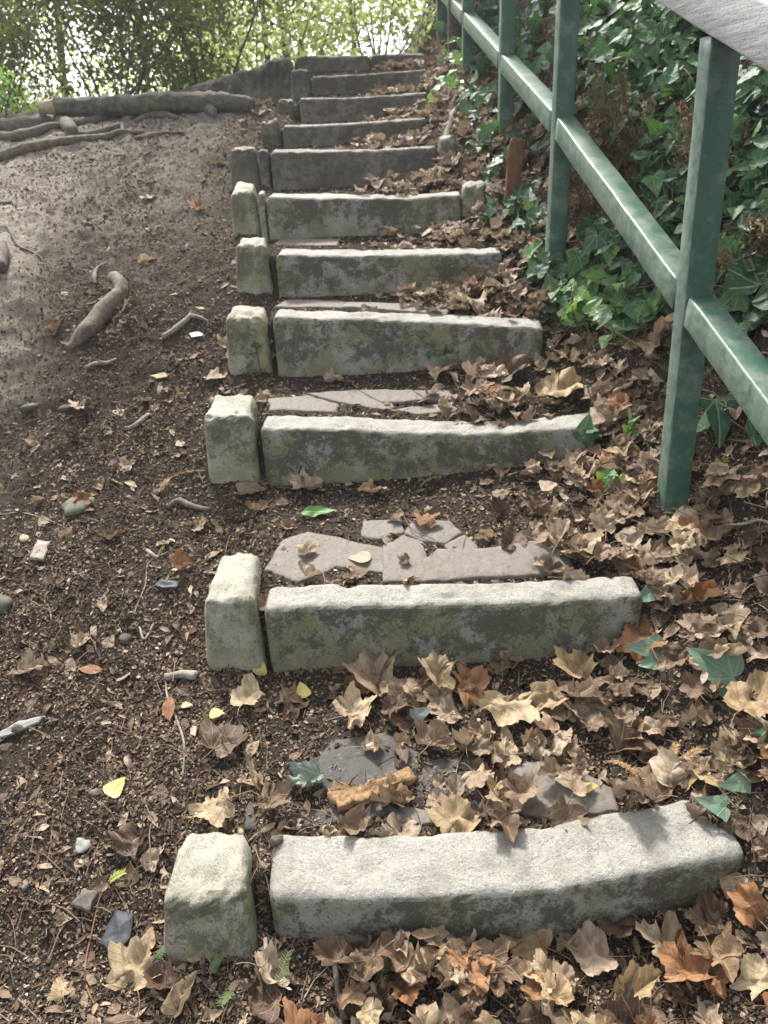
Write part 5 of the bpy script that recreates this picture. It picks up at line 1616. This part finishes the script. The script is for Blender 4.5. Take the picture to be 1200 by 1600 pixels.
def plant(name, lab, cat, base, h, spread, nst, nleaf, lsize, mat, seed, sigma=.13, r0_=.011, group=None, part=('stems', 'foliage'), zmin=None, levels=2, lean=(0, 0), minlev=0):
    base = np.array(base, float)
    tubes, tips = grow(base, h, spread, nst, seed, r0_, levels, lean)
    root = empty(name, base)
    V, F = join(tubes)
    link(part[0], mesh_from(part[0], V - base, F), M_trunk, root)
    T = np.array([t[0] for t in tips if t[1] >= minlev])
    g = np.random.default_rng(seed + 500)
    pick = g.integers(0, len(T), nleaf)
    # clumped: some tips carry many leaves, some few
    wt = g.gamma(.8, 1, len(T)); wt /= wt.sum()
    pick = g.choice(len(T), nleaf, p=wt)
    C = T[pick] + g.normal(0, sigma, (nleaf, 3)) * np.array([1, 1, .75])
    gz = gz_fast(C[:, 0], C[:, 1])[0]
    C[:, 2] = np.maximum(C[:, 2], gz + .03)
    S = lsize * g.uniform(.55, 1.25, nleaf)
    link(part[1], foliage_mesh(part[1], C, S, base), mat, root)
    tag(root, lab, cat, group)
    return root
def gpt(x, y): return (x, y, float(gz_fast(np.array([x]), np.array([y]))[0][0]) - .03)
G1 = 'shrubs behind the crest of the slope'
plant('shrub', 'dense dark evergreen shrub at the far top left corner', 'shrub', gpt(-3.0, 7.3), 1.9, .55, 8, 9500, .05, M_bush, 101, .13, group=G1)
plant('shrub', 'dark twiggy shrub left of centre behind the fallen log', 'shrub', gpt(-2.1, 7.2), 2.0, .55, 9, 11000, .048, M_bush, 102, .12, group=G1)
plant('shrub', 'dark green shrub above the middle of the fallen log', 'shrub', gpt(-1.35, 7.5), 2.0, .5, 8, 9000, .05, M_bush, 103, .12, group=G1)
plant('shrub', 'greener shrub above the boulder at the stair head', 'shrub', gpt(-.75, 8.4), 1.9, .5, 7, 3400, .062, M_bushlit, 104, .15, group=G1)
plant('shrub', 'yellow green airy shrub right behind the top step', 'shrub', gpt(.15, 8.6), 1.7, .5, 7, 2500, .065, M_bushlit, 105, .15, group=G1)
plant('shrub', 'sunlit yellow green shrub between the top step and the bank', 'shrub', gpt(.75, 8.3), 1.7, .5, 7, 2100, .068, M_bushlit, 106, .15, group=G1)
plant('shrub', 'paler shrub further back on the far left', 'shrub', gpt(-4.3, 9.2), 2.2, .5, 7, 4000, .07, M_bushlit, 107, .22, group=G1)
plant('shrub', 'far pale shrub seen through the gaps left of centre', 'shrub', gpt(-2.3, 10.6), 2.2, .5, 7, 3400, .08, M_bushlit, 108, .25, group=G1)
plant('shrub', 'small bright leafy sapling at the left edge beside the log', 'sapling', gpt(-2.38, 5.5), .36, .5, 6, 220, .045, M_sprout, 109, .05, .006, G1)
plant('shrub', 'little bright green seedling just left of the log end', 'sapling', gpt(-2.12, 5.75), .26, .5, 4, 110, .04, M_sprout, 110, .04, .005, G1)
G2 = 'thin trees behind the head of the stairs'
def tree(lab, px, Y, r, nleaf, lsize, seed, mat, leanx=0.02):
    b = ony(px, 105, Y)
    base = gpt(b[0], Y)
    root = empty('tree', base)
    base = np.array(base)
    g = np.random.default_rng(seed)
    H = 4.6
    pts = [base + np.array([leanx * t * H + .03 * math.sin(t * 9 + seed), .02 * math.sin(t * 7), t * H]) for t in np.linspace(0, 1, 14)]
    tb = [tube(pts, np.linspace(r, r * .35, 14), 9, True, .12, seed)]
    tips = []
    for k in range(16):
        t = g.uniform(.12, .95)
        p = pts[int(t * 13)]
        a = g.uniform(0, 6.28)
        d = np.array([math.cos(a), math.sin(a), g.uniform(.1, .6)])
        L = g.uniform(.6, 1.3) * (1.1 - .4 * t)
        q = [p, p + d * L * .5 + g.normal(0, .06, 3), p + d * L + np.array([0, 0, -.1])]
        q = smooth_poly(q, 8)
        tb.append(tube(q, np.linspace(r * .32, r * .08, 8), 5))
        tips += [q[j] for j in range(3, 8)]
    V, F = join(tb)
    link('trunk', mesh_from('trunk', V - base, F), M_trunk, root)
    T = np.array(tips)
    wt = g.gamma(.9, 1, len(T)); wt /= wt.sum()
    C = T[g.choice(len(T), nleaf, p=wt)] + g.normal(0, .2, (nleaf, 3))
    link('crown', foliage_mesh('crown', C, lsize * g.uniform(.6, 1.2, nleaf), base), mat, root)
    tag(root, lab, 'tree', G2)
tree('slender tree trunk left of the others above the boulder', 412, 9.2, .035, 1500, .075, 201, M_bushlit)
tree('middle one of three slender trees above the top step', 444, 9.8, .045, 1700, .075, 202, M_bushlit)
tree('slender tree close to the right of the middle trunk', 474, 10.4, .035, 1500, .08, 203, M_bushlit)
tree('thin tree above the middle of the top step', 560, 11.5, .035, 1500, .08, 204, M_bushlit, -.03)
tree('thin leaning tree near the far left corner', 90, 9.6, .045, 1500, .08, 205, M_bushlit, .08)
tree('thin tree seen through the dark shrubs', 230, 10.5, .04, 1500, .08, 206, M_bushlit, -.04)
# ivy clad trunk at the head of the bank
b = gpt(.98, 6.6)
root = empty('tree', b); bb = np.array(b)
V, F = tube([bb, bb + (0.0, .02, .6), bb + (.03, .03, 1.4), bb + (.05, .05, 3.2)], [.13, .11, .10, .07], 12, True, .12, 5)
link('trunk', mesh_from('trunk', V - bb, F), M_trunk, root)
C = bb + np.c_[rng.normal(0, .26, 1500), rng.normal(0, .2, 1500), rng.uniform(.05, 3.0, 1500)]
link('crown', foliage_mesh('crown', C, .085 * rng.uniform(.6, 1.2, 1500), bb, aspect=.8), M_ivy, root)
tag(root, 'ivy clad dark trunk at the top right behind the railing', 'tree')
plant('shrub', 'dark bush on the bank above the ivy, behind the second post', 'shrub', gpt(1.9, 5.4), 1.4, .5, 7, 3500, .07, M_bush, 120, .15, group=G1)
plant('shrub', 'dark bush on the bank behind the handrail at the right', 'shrub', gpt(2.2, 3.6), 1.2, .5, 6, 2500, .07, M_bush, 121, .18, group=G1)

# ------------------------------------------------------------ thin haze volume added to imitate lens glare
hv, hf = [], []
for dx in (-16, 16):
    for dy in (-4, 22):
        for dz in (-9, 9): hv.append((dx, dy, dz))
hf = [(0, 1, 3, 2), (4, 6, 7, 5), (0, 4, 5, 1), (2, 3, 7, 6), (0, 2, 6, 4), (1, 5, 7, 3)]
hm = bpy.data.materials.new('glare_haze_mat'); hm.use_nodes = True
hm.node_tree.nodes.clear()
_o = hm.node_tree.nodes.new('ShaderNodeOutputMaterial'); _p = hm.node_tree.nodes.new('ShaderNodeVolumePrincipled')
_p.inputs['Density'].default_value = 0.003
_p.inputs['Color'].default_value = (.95, .96, .97, 1)
_p.inputs['Anisotropy'].default_value = 0.35
hm.node_tree.links.new(_p.outputs[0], _o.inputs['Volume'])
tag(link('glare_haze', mesh_from('glare_haze', hv, hf, False), hm), kind='stuff')
